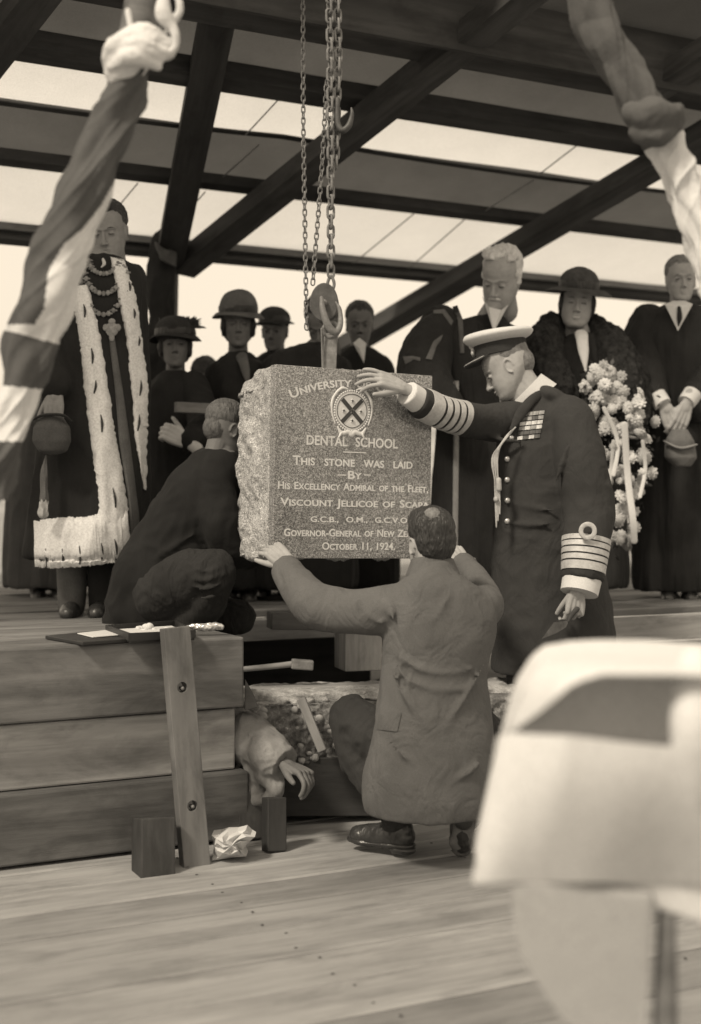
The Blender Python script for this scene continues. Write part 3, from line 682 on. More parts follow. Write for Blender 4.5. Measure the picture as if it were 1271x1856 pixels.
# inscription
def text(name, body, cx, cz, width, cap, m=M_letter, smallcaps=True, arc=None, bold=.0016, parent=FS, depth=.0012):
    cu = bpy.data.curves.new(name, 'FONT'); cu.body = body; cu.align_x = 'CENTER'; cu.align_y = 'CENTER'; cu.size = 1; cu.extrude = 0; cu.resolution_u = 4
    if smallcaps:
        cu.small_caps_scale = .78
        for i, ch in enumerate(body):
            cu.body_format[i].use_small_caps = ch.islower()
    cu.offset = .018; cu.space_word = 1.3; cu.space_character = 1.02
    t = bpy.data.objects.new('t', cu); C.objects.link(t); dg = bpy.context.evaluated_depsgraph_get()
    me = bpy.data.meshes.new_from_object(t.evaluated_get(dg)); bpy.data.objects.remove(t); me.name = name
    n = len(me.vertices); co = np.empty(n * 3); me.vertices.foreach_get('co', co); co = co.reshape(-1, 3)
    mnn, mxx = co.min(0), co.max(0); w0, h0 = mxx[0] - mnn[0], mxx[1] - mnn[1]; co[:, :2] -= (mnn[:2] + mxx[:2]) / 2
    sx = width / w0; sz = cap / h0; X = co[:, 0] * sx; Z = co[:, 1] * sz
    if arc:
        rr = arc; a = X / rr; X, Z = (rr + Z) * np.sin(a), (rr + Z) * np.cos(a) - rr
    out = np.stack([cx + X, np.full(n, -depth), cz + Z], 1)
    # one object per word: split where the gap between letters is wide
    polys = [tuple(p.vertices) for p in me.polygons]; order = np.argsort(X); xs = X[order]; par = list(range(n))
    def find(i):
        while par[i] != i: par[i] = par[par[i]]; i = par[i]
        return i
    for p in polys:
        for i in p[1:]: par[find(i)] = find(p[0])
    isl = {}
    for i in range(n): isl.setdefault(find(i), []).append(i)
    iv = sorted((X[v].min(), X[v].max(), k) for k, v in isl.items()); words = []; cur = None
    for lo, hi, k in iv:
        if cur is None or lo - cur[1] > cap * .42: cur = [lo, hi, {k}]; words.append(cur)
        else: cur[1] = max(cur[1], hi); cur[2].add(k)
    for wd in words:
        idx = sorted(i for k in wd[2] for i in isl[k]); mp = {i: j for j, i in enumerate(idx)}
        m2 = bpy.data.meshes.new(name); m2.from_pydata(out[idx].tolist(), [], [tuple(mp[i] for i in p) for p in polys if p[0] in mp])
        b = bmesh.new(); b.from_mesh(m2); r = bmesh.ops.extrude_face_region(b, geom=b.faces[:]); vv = [e for e in r['geom'] if isinstance(e, bmesh.types.BMVert)]
        bmesh.ops.translate(b, verts=vv, vec=(0, depth + .002, 0)); bmesh.ops.recalc_face_normals(b, faces=b.faces); b.to_mesh(m2); b.free()
        m2.materials.append(m); o = bpy.data.objects.new(name, m2); C.objects.link(o); o.parent = parent
    bpy.data.meshes.remove(me)
def sp(px, py):      # picture point on the stone's front face -> stone-local (x, z)
    d = np.array(((px - CX) / F, 1, (HY - py) / F)); nrmv = RM @ np.array((0, 1, 0)); o0 = np.array((0, 0, CAMZ)); t = np.dot(pc - o0, nrmv) / np.dot(d, nrmv)
    l = RM.T @ (o0 + d * t - pc); return l[0], l[2]
def line(body, x0, x1, y, h, **k):
    a, b = sp(x0, y), sp(x1, y + (k.pop('dy', 0))); return text('inscription_word', body, (a[0] + b[0]) / 2, (a[1] + b[1]) / 2, b[0] - a[0], h * 5.15 / F, **k)
line('University of Otago', 522, 756, 694, 17, arc=.66)
line('DENTAL  SCHOOL', 556, 721, 801, 18, smallcaps=False)
line('This  stone  was  laid', 531, 748, 838, 17)
line('By', 631, 656, 861, 15)
line('His Excellency Admiral of the Fleet,', 504, 776, 884, 16)
line('Viscount Jellicoe of Scapa', 508, 778, 914, 19)
line('G.C.B.,  O.M.,  G.C.V.O.', 563, 742, 943, 12, smallcaps=False)
line('Governor-General of New Zealand', 515, 778, 966, 14)
line('October 11, 1924.', 584, 716, 991, 16)
for (x0, x1, y, t) in ((622, 664, 820, .004), (612, 627, 861, .004), (660, 672, 861, .004)):
    a, b = sp(x0, y), sp(x1, y); g = G(); g.box(((a[0] + b[0]) / 2, 0, (a[1] + b[1]) / 2), (b[0] - a[0], .003, t)); obj('rule_line', g, M_letter, FS, smooth=False, local=True)
# crest: round shield with a dark saltire, studs, a ring border and a scroll
cxx, czz = sp(638, 745); 
def disc(g, x, z, rx, rz, y0, y1, seg=40, squash=None):
    vs = []; 
    for y in (y0, y1):
        for k in range(seg):
            a = 2 * math.pi * k / seg; s_ = 1 - .0 * math.sin(a); px_, pz_ = rx * math.cos(a), rz * math.sin(a)
            if squash and pz_ < 0: px_ *= 1 - squash * (-pz_ / rz) ** 2
            vs.append((x + px_, y, z + pz_))
    g.add(vs, [tuple(range(seg)), tuple(range(seg, 2 * seg))[::-1]] + [(k, k + seg, (k + 1) % seg + seg, (k + 1) % seg) for k in range(seg)])
g = G(); disc(g, cxx, czz, .074, .076, -.0015, .002, squash=.18); obj('crest_shield', g, M_letter, FS, smooth=False, local=True)
for s in (1, -1):
    g = G(); g.box((cxx, -.002, czz), (.125, .003, .016), (0, R(45) * s, 0)); obj('crest_saltire', g, M_crestdark, FS, smooth=False, local=True).location = (0, -.0005 * (s + 1), 0)
g = G(); 
for k in range(48):
    a = 2 * math.pi * k / 48; r0 = .0045
    g.ell((cxx + .078 * math.cos(a), -.001, czz + .080 * math.sin(a)), (r0, .0025, r0), nu=6, nv=4)
obj('crest_border', g, M_letter, FS, local=True)
for r_, dark in ((.0665, 1),):
    g = G(); g.limb([(cxx + r_ * math.cos(a) * (1 - (.18 * math.sin(a) ** 2 if math.sin(a) < 0 else 0)), -.0015, czz + r_ * math.sin(a)) for a in np.linspace(0, 2 * math.pi, 32, endpoint=False)], .0016, seg=6, sub=1, closed=True); obj('crest_ring', g, M_crestdark, FS, local=True)
for (dx, dz, r_) in ((0, 0, .008), (0, .040, .005), (0, -.038, .005), (.038, 0, .005), (-.038, 0, .005)):
    for (rr, mm, yy) in ((r_ + .003, M_letter, -.0045), (r_, M_crestdark, -.0065)):
        g = G(); pts = []
        for k in range(10): a = math.pi * k / 5 + math.pi / 2; q_ = rr if k % 2 == 0 else rr * .55; pts.append((cxx + dx + q_ * math.cos(a), yy, czz + dz + q_ * math.sin(a)))
        g.add(pts + [(x, yy + .003, z) for x, _, z in pts], [tuple(range(10)), tuple(range(10, 20))[::-1]] + [(k, k + 10, (k + 1) % 10 + 10, (k + 1) % 10) for k in range(10)]); obj('crest_star', g, mm, FS, smooth=False, local=True)
for k in range(7):
    a = R(60 + 10 * k); 
g = G(); g.limb([(cxx - .062, -.001, czz - .066), (cxx - .045, -.001, czz - .088), (cxx - .015, -.001, czz - .083), (cxx, -.001, czz - .092), (cxx + .015, -.001, czz - .083), (cxx + .045, -.001, czz - .088), (cxx + .062, -.001, czz - .066)], [.004, .008, .009, .011, .009, .008, .004], flat=.35, up=(0, 1, 0), seg=8); obj('crest_scroll', g, M_letter, FS, local=True)
for s in (-1, 1):
    g = G(); g.limb([(cxx + s * .020, -.001, czz + .084), (cxx + s * .045, -.001, czz + .088), (cxx + s * .072, -.001, czz + .066), (cxx + s * .088, -.001, czz + .034), (cxx + s * .088, -.001, czz - .01), (cxx + s * .074, -.001, czz - .052)], [.003, .006, .005, .006, .004, .003], seg=8, flat=.5, up=(0, 1, 0)); obj('crest_mantling', g, M_letter, FS, local=True)
    g = G(); g.limb([(cxx + s * .048, -.001, czz - .09), (cxx + s * .056, -.001, czz - .105)], [.006, .003], seg=6); obj('crest_tassel', g, M_letter, FS, local=True)

# ================================================================== CHAINS AND HOOK
YH = 5.40
def link_mesh(name, L, Wd, r, m):
    g = G(); a = L / 2 - Wd / 2; pts = []
    for t in np.linspace(-90, 90, 5): pts.append((Wd / 2 * math.cos(R(t)), 0, -0 + a * 0 + 0))
    pts = [(Wd / 2 * math.cos(R(t)), 0, a + Wd / 2 * math.sin(R(t))) for t in (0, 45, 90, 135, 180)] + [(Wd / 2 * math.cos(R(t)), 0, -a + Wd / 2 * math.sin(R(t))) for t in (180, 225, 270, 315, 360)]
    g.limb(pts, r, seg=8, sub=2, closed=True); me = obj('t', g, m); d = me.data; d.name = name; bpy.data.objects.remove(me); return d
LM = link_mesh('link', .056, .026, .0056, M_ironl); LS = link_mesh('small_link', .030, .0155, .0030, M_ironl)
def chain(name, label, pts, me, pitch, group=None):
    pts = [np.array(p) for p in pts]; root = thing(name, label, 'chain', pts[-1], group); seg = [np.linalg.norm(b - a) for a, b in zip(pts, pts[1:])]; tot = sum(seg); n = int(tot / pitch)
    for k in range(n + 1):
        d = k * pitch; i = 0
        while i < len(seg) - 1 and d > seg[i]: d -= seg[i]; i += 1
        t = nrm(pts[i + 1] - pts[i]); p = pts[i] + t * d
        o = bpy.data.objects.new('link', me); C.objects.link(o); o.parent = root; q = Vector([float(x) for x in -t]).to_track_quat('Z', 'Y')
        o.rotation_mode = 'QUATERNION'; from mathutils import Quaternion
        o.rotation_quaternion = q @ Quaternion((0, 0, 1), R(25 + 90 * (k % 2) + random.uniform(-9, 9))); o.location = p - pts[-1]
    return root
chain('lifting_chain', 'heavy lifting chain hanging straight down to the hook above the stone', [P(596, -60, YH), P(599, 120, YH), P(600, 508, YH)], LM, .040)
chain('lifting_chain', 'second heavy chain strand that ends beside the upper hook', [P(610, -60, YH + .02), P(614, 100, YH + .02), P(608, 300, YH + .02)], LM, .040)
chain('hand_chain', 'thin hand chain hanging left of the heavy chain', [P(549, -60, YH + .05), P(550, 230, YH + .05), P(556, 600, YH + .05)], LS, .0235)
chain('hand_chain', 'thin hand chain slanting close beside the heavy chain', [P(592, 150, YH + .06), P(584, 300, YH + .06), P(567, 515, YH + .06)], LS, .0235)
UH = thing('upper_hook', 'curved iron hook hanging high up right of the heavy chain', 'hook', P(622, 215, YH))
g = G(); g.limb([P(612, 180, YH), P(612, 220, YH), P(620, 236, YH), P(632, 228, YH), P(638, 208, YH), P(637, 196, YH)], [.010, .012, .014, .013, .009, .004]); obj('hook', g, M_iron, UH)
HB = thing('hook_block', 'round iron pulley block with a hook above the stone', 'pulley block', P(592, 560, YH))
bc = P(588, 552, YH + .02)
g = G()
for dy_ in (-.032, .032):
    vs = []; seg = 28
    for yy in (dy_ - .008, dy_ + .008):
        for k in range(seg): a = 2 * math.pi * k / seg; vs.append(bc + np.array((.058 * math.cos(a), yy, .083 * math.sin(a) * (1 if math.sin(a) > 0 else .9))))
    g.add(vs, [tuple(range(seg))[::-1], tuple(range(seg, 2 * seg))] + [(k, (k + 1) % seg, (k + 1) % seg + seg, k + seg) for k in range(seg)])
obj('cheek_plates', g, M_iron, HB, smooth=False, bevel=.003)
g = G(); vs = []
prof = [(-.022, .060), (-.012, .050), (.012, .050), (.022, .060), (.022, .015), (-.022, .015)]; seg = 30
for k in range(seg):
    a = 2 * math.pi * k / seg
    for (yy, r_) in prof: vs.append(bc + np.array((r_ * math.cos(a), yy, r_ * math.sin(a))))
g.add(vs, [(k * 6 + j, k * 6 + (j + 1) % 6, ((k + 1) % seg) * 6 + (j + 1) % 6, ((k + 1) % seg) * 6 + j) for k in range(seg) for j in range(6)]); obj('sheave', g, M_ironl, HB)
g = G(); g.limb([bc + np.array((0, -.05, 0)), bc + np.array((0, .05, 0))], .014, seg=12); obj('axle_pin', g, M_ironl, HB)
g = G(); g.limb([P(600, 500, YH), P(594, 515, YH), P(600, 530, YH), P(606, 515, YH)], .0065, closed=True, seg=8); obj('swivel_eye', g, M_ironl, HB)
g = G(); g.limb([P(583, 540, YH - .06), P(586, 565, YH - .065), P(596, 592, YH - .06), P(609, 602, YH - .05), P(617, 588, YH - .04), P(616, 562, YH - .03), P(609, 548, YH - .03)], [.008, .013, .016, .015, .012, .009, .004]); obj('hook', g, M_ironl, HB)
LB = thing('lifting_bar', 'flat iron lifting bar with an eye, fixed into the top of the stone', 'lifting bar', P(598, 640, YH))
g = G(); g.bar(P(597, 672, YH), P(600, 604, YH), .056, .014, up=(0, 1, 0)); obj('bar', g, M_ironl, LB, smooth=False, bevel=.003)
g = G(); g.limb([P(600, 598, YH) + np.array((.030 * math.cos(a), -.004, .030 * math.sin(a))) for a in np.linspace(0, 2 * math.pi, 16, endpoint=False)], .009, closed=True, seg=8, sub=2); obj('eye', g, M_ironl, LB)
g = G(); g.limb([P(585, 668, YH - .02), P(584, 630, YH - .02), P(583, 596, YH - .03)], .0042, seg=8); obj('rod', g, M_ironl, LB)

# ================================================================== CANOPY
CN = thing('canopy', 'sloping canvas canopy on dark rafters and purlins over the platform', 'canopy', (0, 7, 3))
H0 = 4.0; K = .344
def rp(px, py, lift=0):
    tx = (px - CX) / F; den = (HY - py) / F + K * (-math.sin(TH) * tx + math.cos(TH)); Y = (H0 + lift) / den; return P(px, py, Y)
def zroof(u, v): return CAMZ + H0 - K * v
def vat(px, py): return touv(rp(px, py))[1]
PN = nrm(np.cross(U, V + np.array((0, 0, -K))))
def purlin(py500, px=500, w=.11, h=.13, m=M_dwood, name='purlin', u0=-5, u1=12, dz=.0):
    v = vat(px, py500); return v, sbar(name, UV(u0, v, zroof(0, v) - dz), UV(u1, v, zroof(0, v) - dz), w, h, m, CN, up=PN)
vs_ = {}
for k, (y, px) in {'P1': (152, 500), 'P2': (343, 500), 'P3': (469, 500)}.items(): 
    if k != 'P3': vs_[k], _ = purlin(y, px, *((.11, .11) if k == 'P1' else (.07, .065)))
vs_['P3'], _ = purlin(476, 500, .07, .05)
sbar('eaves_rail', UV(-5, vs_['P3'] - .04, zroof(0, vs_['P3']) + .068), UV(12, vs_['P3'] - .04, zroof(0, vs_['P3']) + .068), .05, .07, M_mwood, CN)
vT0, vT1, vT2 = vat(500, 58), vat(500, 255), vat(500, 398)
vP0 = vat(500, 22)
sbar('purlin', UV(-5, vP0 - .05, zroof(0, vP0) - .02), UV(12, vP0 - .05, zroof(0, vP0) - .02), .12, .16, M_dwood, CN, up=PN)
def canvas(name, v0, v1, m, u0=-5.0, u1=12.0, sag=.035, lift=.075, nu=120, nv=6):
    g = G(); vs = []
    for i in range(nu + 1):
        u = u0 + (u1 - u0) * i / nu; ph = (u * .9) % 1
        for j in range(nv + 1):
            t = j / nv; v = v0 + (v1 - v0) * t; z = zroof(0, v) + lift - sag * 4 * t * (1 - t) + .006 * noise.noise(Vector((u * 1.3, v * 3, 0)))
            vs.append(UV(u, v, z))
    g.add(vs, [(i * (nv + 1) + j, (i + 1) * (nv + 1) + j, (i + 1) * (nv + 1) + j + 1, i * (nv + 1) + j + 1) for i in range(nu) for j in range(nv)])
    o = obj(name, g, m, CN); return o
def hem(v, w=.024, sag=.03, lift=.04):
    g = G(); pts = []
    for i in range(60): u = -5 + 17 * i / 59; pts.append(UV(u, v + .012 * noise.noise(Vector((u, 3, 0))), zroof(0, v) + lift - .01 - sag * abs(math.sin(u * 1.1)) ** .7))
    g.limb(pts, w, seg=8, sub=1, flat=.5); return obj('canvas_hem', g, M_dwood, CN)
vP1, vP2, vP3 = vs_['P1'] + .07, vs_['P2'] + .07, vs_['P3'] + .05; hT0, hT1 = vT0, vT1; vT0 += .075; vT1 += .075
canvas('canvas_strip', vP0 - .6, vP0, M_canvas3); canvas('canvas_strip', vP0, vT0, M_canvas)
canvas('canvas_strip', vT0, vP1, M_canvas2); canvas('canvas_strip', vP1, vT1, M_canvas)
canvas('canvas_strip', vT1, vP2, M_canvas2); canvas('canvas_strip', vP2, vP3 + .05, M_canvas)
for v in (hT0, hT1): hem(v)
for (pxa, pya, pxb, pyb) in ((510, 175, 445, 245), (470, 262, 405, 320), (250, 332, 220, 368), (372, 348, 356, 366), (1048, 262, 975, 318), (750, 388, 640, 478), (842, 398, 740, 488), (968, 326, 880, 382)):  # shadows of guy ropes on the canvas, laid as thin rods beneath it
    a, b = rp(pxa, pya, -.01), rp(pxb, pyb, -.01); g = G(); g.limb([a, b], .0035, seg=6, cap=False); obj('rope_shadow', g, M_mwood, CN)
# rafters and braces
def strut(name, x0, y0, x1, y1, Y0, Y1, wd, dp, m): return sbar(name, P(x0, y0, Y0), P(x1, y1, Y1), dp, wd, m, CN, up=(1, 0, .8) if abs(x1 - x0) > abs(y1 - y0) * .5 else (1, 0, 0))
def onroof(px, py, drop=.12): p = rp(px, py, -drop); return p
def rstrut(name, x0, y0, x1, y1, wd, dp, m, drop=.14, d1=None):
    a, b = onroof(x0, y0, drop), onroof(x1, y1, drop if d1 is None else d1); return sbar(name, a, b, wd, dp, m, CN, up=PN)
rstrut('rafter', 1010, -60, 330, 486, .155, .10, M_dwood)
rstrut('rafter', 1330, 215, 560, 668, .17, .10, M_dwood)
rstrut('rafter', 1500, -40, 1150, 180, .16, .10, M_dwood)
rstrut('rafter', 180, -160, -40, 130, .15, .10, M_dwood)
strut('brace', 404, -20, 306, 480, 5.6, 7.6, .155, .10, M_dwood)
sbar('fascia_board', UV(1.5, vP0 - .26, zroof(0, vP0) + .02), UV(12, vP0 - .26, zroof(0, vP0) + .02), .03, .30, M_dwood, CN)
PO = thing('canopy_post', 'dark upright post under the canopy eaves behind the robed mayor', 'post', P(292, 1080, 7.6))
o = sbar('post', P(290, 1075, 7.6), P(300, 440, 7.6), .14, .14, M_dwood, PO, up=(1, 0, 0))
g = G(); g.limb([P(300, 440, 7.45), P(290, 520, 7.42), P(292, 570, 7.42), P(284, 640, 7.42), P(280, 720, 7.42)], [.08, .085, .07, .09, .08], fold=.12, nf=5, flat=.8); obj('drape', g, M_gown, PO, vox=.012, sm=3, fn=wrinkle(.012, 10))
g = G(); g.add([P(280, 438, 7.3), P(300, 452, 7.28), P(323, 456, 7.3), P(320, 486, 7.28), P(292, 470, 7.26), P(280, 438, 7.34), P(300, 452, 7.34), P(323, 456, 7.34), P(320, 486, 7.34), P(292, 470, 7.34)],
  [(0, 4, 3, 1), (1, 3, 2), (5, 6, 8, 9), (6, 7, 8), (0, 1, 6, 5), (1, 2, 7, 6), (2, 3, 8, 7), (3, 4, 9, 8), (4, 0, 5, 9)])
tag(obj('cloth_scrap', g, M_flagd, None, vox=.008, sm=2, fn=wrinkle(.01, 12)), 'scrap of grey bunting knotted at the head of the dark canopy post', 'bunting')
# post at back right
#PART3
# nail heads along the nearest floor boards
_g = G()
for vv in np.arange(4.86, 1.6, -.232):
    for u in (-1.3, -.35, .62, 1.58, 2.5):
        for dv in (-.07, .06): p = UV(u + random.uniform(-.02, .02), vv + dv, .0015); _g.ell(p, (.0055, .0055, .0015), nu=8, nv=4)
_o = obj('nail_heads', _g, M_iron, fl); _o['kind'] = 'stuff'
# ================================================================== PEOPLE
def core(pts, rad, vox=.02): g = G(); g.limb(pts, rad); return g
YA = 5.65
# ---------------------------------------------------------------- the naval officer
AD = thing('person', 'person in naval frock coat and white-topped peaked cap, one hand on the stone', 'person', P(985, 1390, YA))
MA = headM(P(920, 668, YA), yaw=80, pitch=-30, roll=0, scale=1.10)
hg = G(); head(hg, MA, nose=1.1, jaw=1.05, full=.010); hg.M = MA; hg.ell((0, .050, -.094), (.036, .030, .022)); hg.ell((.040, .030, -.070), (.022, .032, .026)); hg.ell((-.040, .030, -.070), (.022, .032, .026)); hg.M = None
hg.limb([P(930, 690, YA), P(955, 725, YA), P(972, 775, YA)], [.064, .068, .07])
def he(co, no): return headfn(MA)(co, no)
hr = G(); hand(hr, P(728, 702, 5.225), P(664, 675, 5.165) - P(728, 702, 5.225), (.1, -.72, .70), side=-1, curls=[(.55, .45, .3), (.40, .40, .25), (.25, .35, .2), (.1, .25, .2)], size=1.06, spread=.08, thumb=.55)
hl = G(); wl = P(1046, 1072, 5.34); hand(hl, wl, np.array((-.12, -.05, -1)), (.25, -.95, 0), side=1, curls=[(.55, .9, .6), (.8, 1.1, .7), (.95, 1.2, .8), (1.0, 1.2, .8)], size=1.0, thumb=.35, tuck=.3)
bt = G(); bt.limb([P(972, 760, YA), P(985, 900, YA), P(990, 1080, YA)], [.11, .13, .14]); 
bt.limb([P(950, 770, YA), P(850, 765, 5.5), P(728, 702, 5.225)], [.045, .04, .026]); bt.limb([P(1020, 760, YA - .1), P(1075, 920, YA - .16), P(1047, 1068, 5.35)], [.05, .045, .028])
for s in (-1, 1): bt.limb([P(990 + s * 30, 1080, YA + s * .05), P(985 + s * 30, 1250, YA + s * .05), P(985 + s * 32, 1385, YA + s * .05)], [.10, .07, .045])
skinned('body', [(hg, .0032, 2, he), (hr, .0026, 2, None), (hl, .0026, 2, None), (bt, .015, 1, None)], M_skin, AD)
face_bits(AD, MA, brow=M_ghair, lids=True)
g = G(); g.M = MA; g.ell((0, -.024, .050), (.078, .090, .080)); g.ell((0, -.048, .0), (.064, .066, .065)); obj('hair', g, M_mhair, AD, vox=.004, sm=2, fn=lambda co, no: co - no * .002)
# cap: band, white crown, peak, badge
CAPM = MA @ np.array(Matrix.Translation((0, -.008, .062)) @ Euler((R(20), 0, 0)).to_matrix().to_4x4() @ Matrix.Scale(.94, 4))
def ring(rx, ry, z, n=40, y0=0, dz=0): return [(rx * math.cos(a), ry * math.sin(a) + y0, z + dz * math.sin(a)) for a in np.linspace(0, 2 * math.pi, n, endpoint=False)]
def ringloft(g, rings, cap=True):
    n = len(rings[0]); f = []
    for i in range(len(rings) - 1):
        for k in range(n): k2 = (k + 1) % n; f.append((i * n + k, i * n + k2, (i + 1) * n + k2, (i + 1) * n + k))
    if cap: f += [tuple(range(n))[::-1], tuple((len(rings) - 1) * n + k for k in range(n))]
    g.add([p for r_ in rings for p in r_], f)
cap = G(); cap.M = CAPM; ringloft(cap, [ring(.084, .103, -.002), ring(.086, .105, .0), ring(.089, .108, .045), ring(.088, .107, .050)]); obj('cap_band', cap, M_navy, AD)
cap = G(); cap.M = CAPM; ringloft(cap, [ring(.090, .109, .046), ring(.112, .134, .058, dz=.002), ring(.124, .146, .072, dz=.003), ring(.125, .147, .080, dz=.004), ring(.116, .138, .092, dz=.005), ring(.080, .10, .098, dz=.005), ring(.02, .03, .100)]); obj('cap_crown', cap, M_white, AD, vox=.005, sm=4)
cap = G(); cap.M = CAPM; vs = []
N_ = 15
for lay in (0, -.004):
    for j in range(5):
        for i in range(N_ + 1):
            a = R(25 + 130 * i / N_); e = math.sin(math.pi * i / N_) ** .6; r_ = j / 4 * .052 * e
            vs.append(((.087 + r_ * .8) * math.cos(a), (.106 + r_) * math.sin(a), .004 - j / 4 * .034 * e + lay))
q = lambda l, j, i: l * 5 * (N_ + 1) + j * (N_ + 1) + i; f = []
for j in range(4):
    for i in range(N_): f += [(q(0, j, i), q(0, j, i + 1), q(0, j + 1, i + 1), q(0, j + 1, i)), (q(1, j, i), q(1, j + 1, i), q(1, j + 1, i + 1), q(1, j, i + 1))]
for i in range(N_): f += [(q(0, 4, i), q(0, 4, i + 1), q(1, 4, i + 1), q(1, 4, i))]
cap.add(vs, f); pk = obj('cap_peak', cap, M_leatherette, AD)
cap = G(); cap.M = CAPM; cap.limb([((.087 + .050 * .8 * math.sin(t_) ** .6) * math.cos(a), (.106 + .050 * math.sin(t_) ** .6) * math.sin(a), .006 - .031 * math.sin(t_) ** .6) for t_, a in [(math.pi * i / 14, R(25 + 130 * i / 14)) for i in range(1, 14)]], .0055, seg=8, sub=2, flat=.5); obj('peak_braid', cap, M_gold, pk)
cap = G(); cap.M = CAPM; cap.ell((0, .112, .030), (.022, .010, .024)); cap.ell((0, .118, .052), (.012, .008, .012)); cap.ell((.016, .114, .022), (.012, .008, .012)); cap.ell((-.016, .114, .022), (.012, .008, .012)); obj('cap_badge', cap, M_gold, AD)
# collar, coat
cg = G(); n = 40
def tring(cx_, cy_, ax, ay, rY):
    c = P(cx_, cy_, YA); d1 = P(cx_ + ax, cy_ + ay, YA) - c; return [c + d1 * math.cos(a) + np.array((0, rY * math.sin(a), 0)) for a in np.linspace(0, 2 * math.pi, n, endpoint=False)]
band(cg, [tring(967, 730, 42, -34, .084), tring(950, 708, 31, -31, .078), tring(950.5, 708.5, 28, -28, .072), tring(967, 730, 36, -30, .076)]); obj('collar', cg, M_white, AD)
ct = G(); rows(YA, [(976, 716, 24, .06, 0), (976, 728, 40, .09, 0), (978, 748, 62, .12, 0), (985, 775, 80, .145, 0), (985, 830, 86, .165, 0), (985, 890, 88, .165, 0), (983, 930, 86, .16, .005), (990, 1000, 98, .175, .008), (1000, 1100, 108, .20, .012), (1004, 1170, 111, .21, .02), (1004, 1212, 113, .215, .02), (1004, 1216, 110, .21, .02)], nf=5, g=ct, power=2.2)
ct.limb([P(1006, 735, YA - .02), P(1035, 765, YA - .10), P(1052, 840, YA - .17), P(1068, 920, YA - .20), P(1062, 990, 5.39), P(1056, 1052, 5.36)], [.06, .100, .108, .105, .094, .087], seg=28, cap=False)
ct.limb([P(965, 765, YA), P(925, 765, YA - .05), P(870, 765, YA - .14), P(810, 750, YA - .28), P(756, 726, YA - .38)], [.095, .088, .074, .067, .062], seg=28, cap=False)
ct.ell(P(1000, 722, YA), (.095, .12, .045), (0, R(32), 0))
for (a, b, r_) in ((P(905, 905, YA - .10), P(1010, 925, YA - .19), .012), (P(905, 945, YA - .12), P(1000, 950, YA - .19), .010), (P(1030, 800, YA - .26), P(1005, 880, YA - .24), .012), (P(1060, 930, YA - .30), P(1030, 950, YA - .28), .012), (P(880, 790, YA - .16), P(950, 800, YA - .16), .012)):
    ct.limb([a, (a + b) / 2 + np.array((0, 0, -.008)), b], [.003, r_, .003], seg=10)
coat = obj('frock_coat', ct, M_navy, AD, vox=.0085, sm=6, fn=wrinkle(.007, 4.5, (1, 1, 1.3), 2)); bA = bvh(coat)
# coat collar / lapel edge
g = G(); g.limb([P(1000, 706, YA - .03), P(968, 722, YA - .10), P(945, 748, YA - .14), P(928, 778, YA - .155)], [.016, .022, .024, .012], seg=10, flat=.5, up=(0, 1, 0)); obj('coat_collar', g, M_navy, coat, vox=.004, sm=2)
def cuffrings(g, A, B, t0, t1, r0, r1, k=.004, seg=28):
    A, B = np.array(A), np.array(B); a, b = A + (B - A) * t0, A + (B - A) * t1; g.limb([a, b], [r0 + (r1 - r0) * t0 + k, r0 + (r1 - r0) * t1 + k], seg=seg, sub=1, cap=False)
A1, B1 = P(1062, 990, 5.39), P(1056, 1050, 5.36)
A0 = A1 - (B1 - A1) * .22; 
for (t0, t1) in ((-.22, -.08), (-.04, .11), (.16, .31), (.36, .51), (.56, .80)):
    g = G(); lace(g, bA, A1, B1, t0, t1, .004, .095); obj('sleeve_lace', g, M_gold, coat)
cpt = A1 + np.array((-.012, -.112, .064)); g = G(); g.limb([cpt + np.array((.027 * math.cos(a), 0, .027 * math.sin(a))) for a in np.linspace(0, 2 * math.pi, 20, endpoint=False)], .0095, closed=True, seg=8, flat=.6); obj('lace_curl', g, M_gold, coat)
A2, B2 = P(832, 758, YA - .23), P(754, 725, YA - .38)
for (t0, t1) in ((-.05, .06), (.12, .22), (.28, .38), (.44, .54), (.60, .84)):
    g = G(); lace(g, bA, A2, B2, t0, t1, .004, .07); obj('sleeve_lace', g, M_gold, coat)
g = G(); g.limb([P(764, 730, YA - .365), P(738, 712, YA - .415)], [.054, .050], sub=1, cap=False, seg=28); obj('shirt_cuff', g, M_white, AD, vox=.005, sm=1)
g = G(); g.limb([P(1056, 1044, 5.365), P(1050, 1075, 5.345)], [.080, .076], sub=1, seg=28, cap=False); obj('shirt_cuff', g, M_white, AD)
for (x, y) in ((927, 793), (921, 832), (921, 870), (921, 908), (921, 945), (968, 840), (970, 880), (972, 918)):
    h = hit(bA, x, y)
    if h and x < 950: g = G(); g.ell(h[0] + h[1] * .004, (.0125, .008, .0125), nu=14, nv=8); obj('button', g, M_brass, coat)
for r_ in range(6):
    for c_ in range(4):
        x = 935 + c_ * 10.5 + (5 - r_) * 1.6 + 3; y = 748 + r_ * 8.6 - c_ * 1.1
        g = G(); strip(g, bA, [(x, y), (x - .8, y + 6.6)], [(x + 9.8, y - 1), (x + 9, y + 5.6)], th=.003, nx=2, ny=2, Yd=5.4); obj('medal_ribbon', g, [M_ribA, M_ribB, M_ribC][(r_ * 5 + c_ * 3 + (r_ * c_) % 2) % 3], coat, smooth=False)
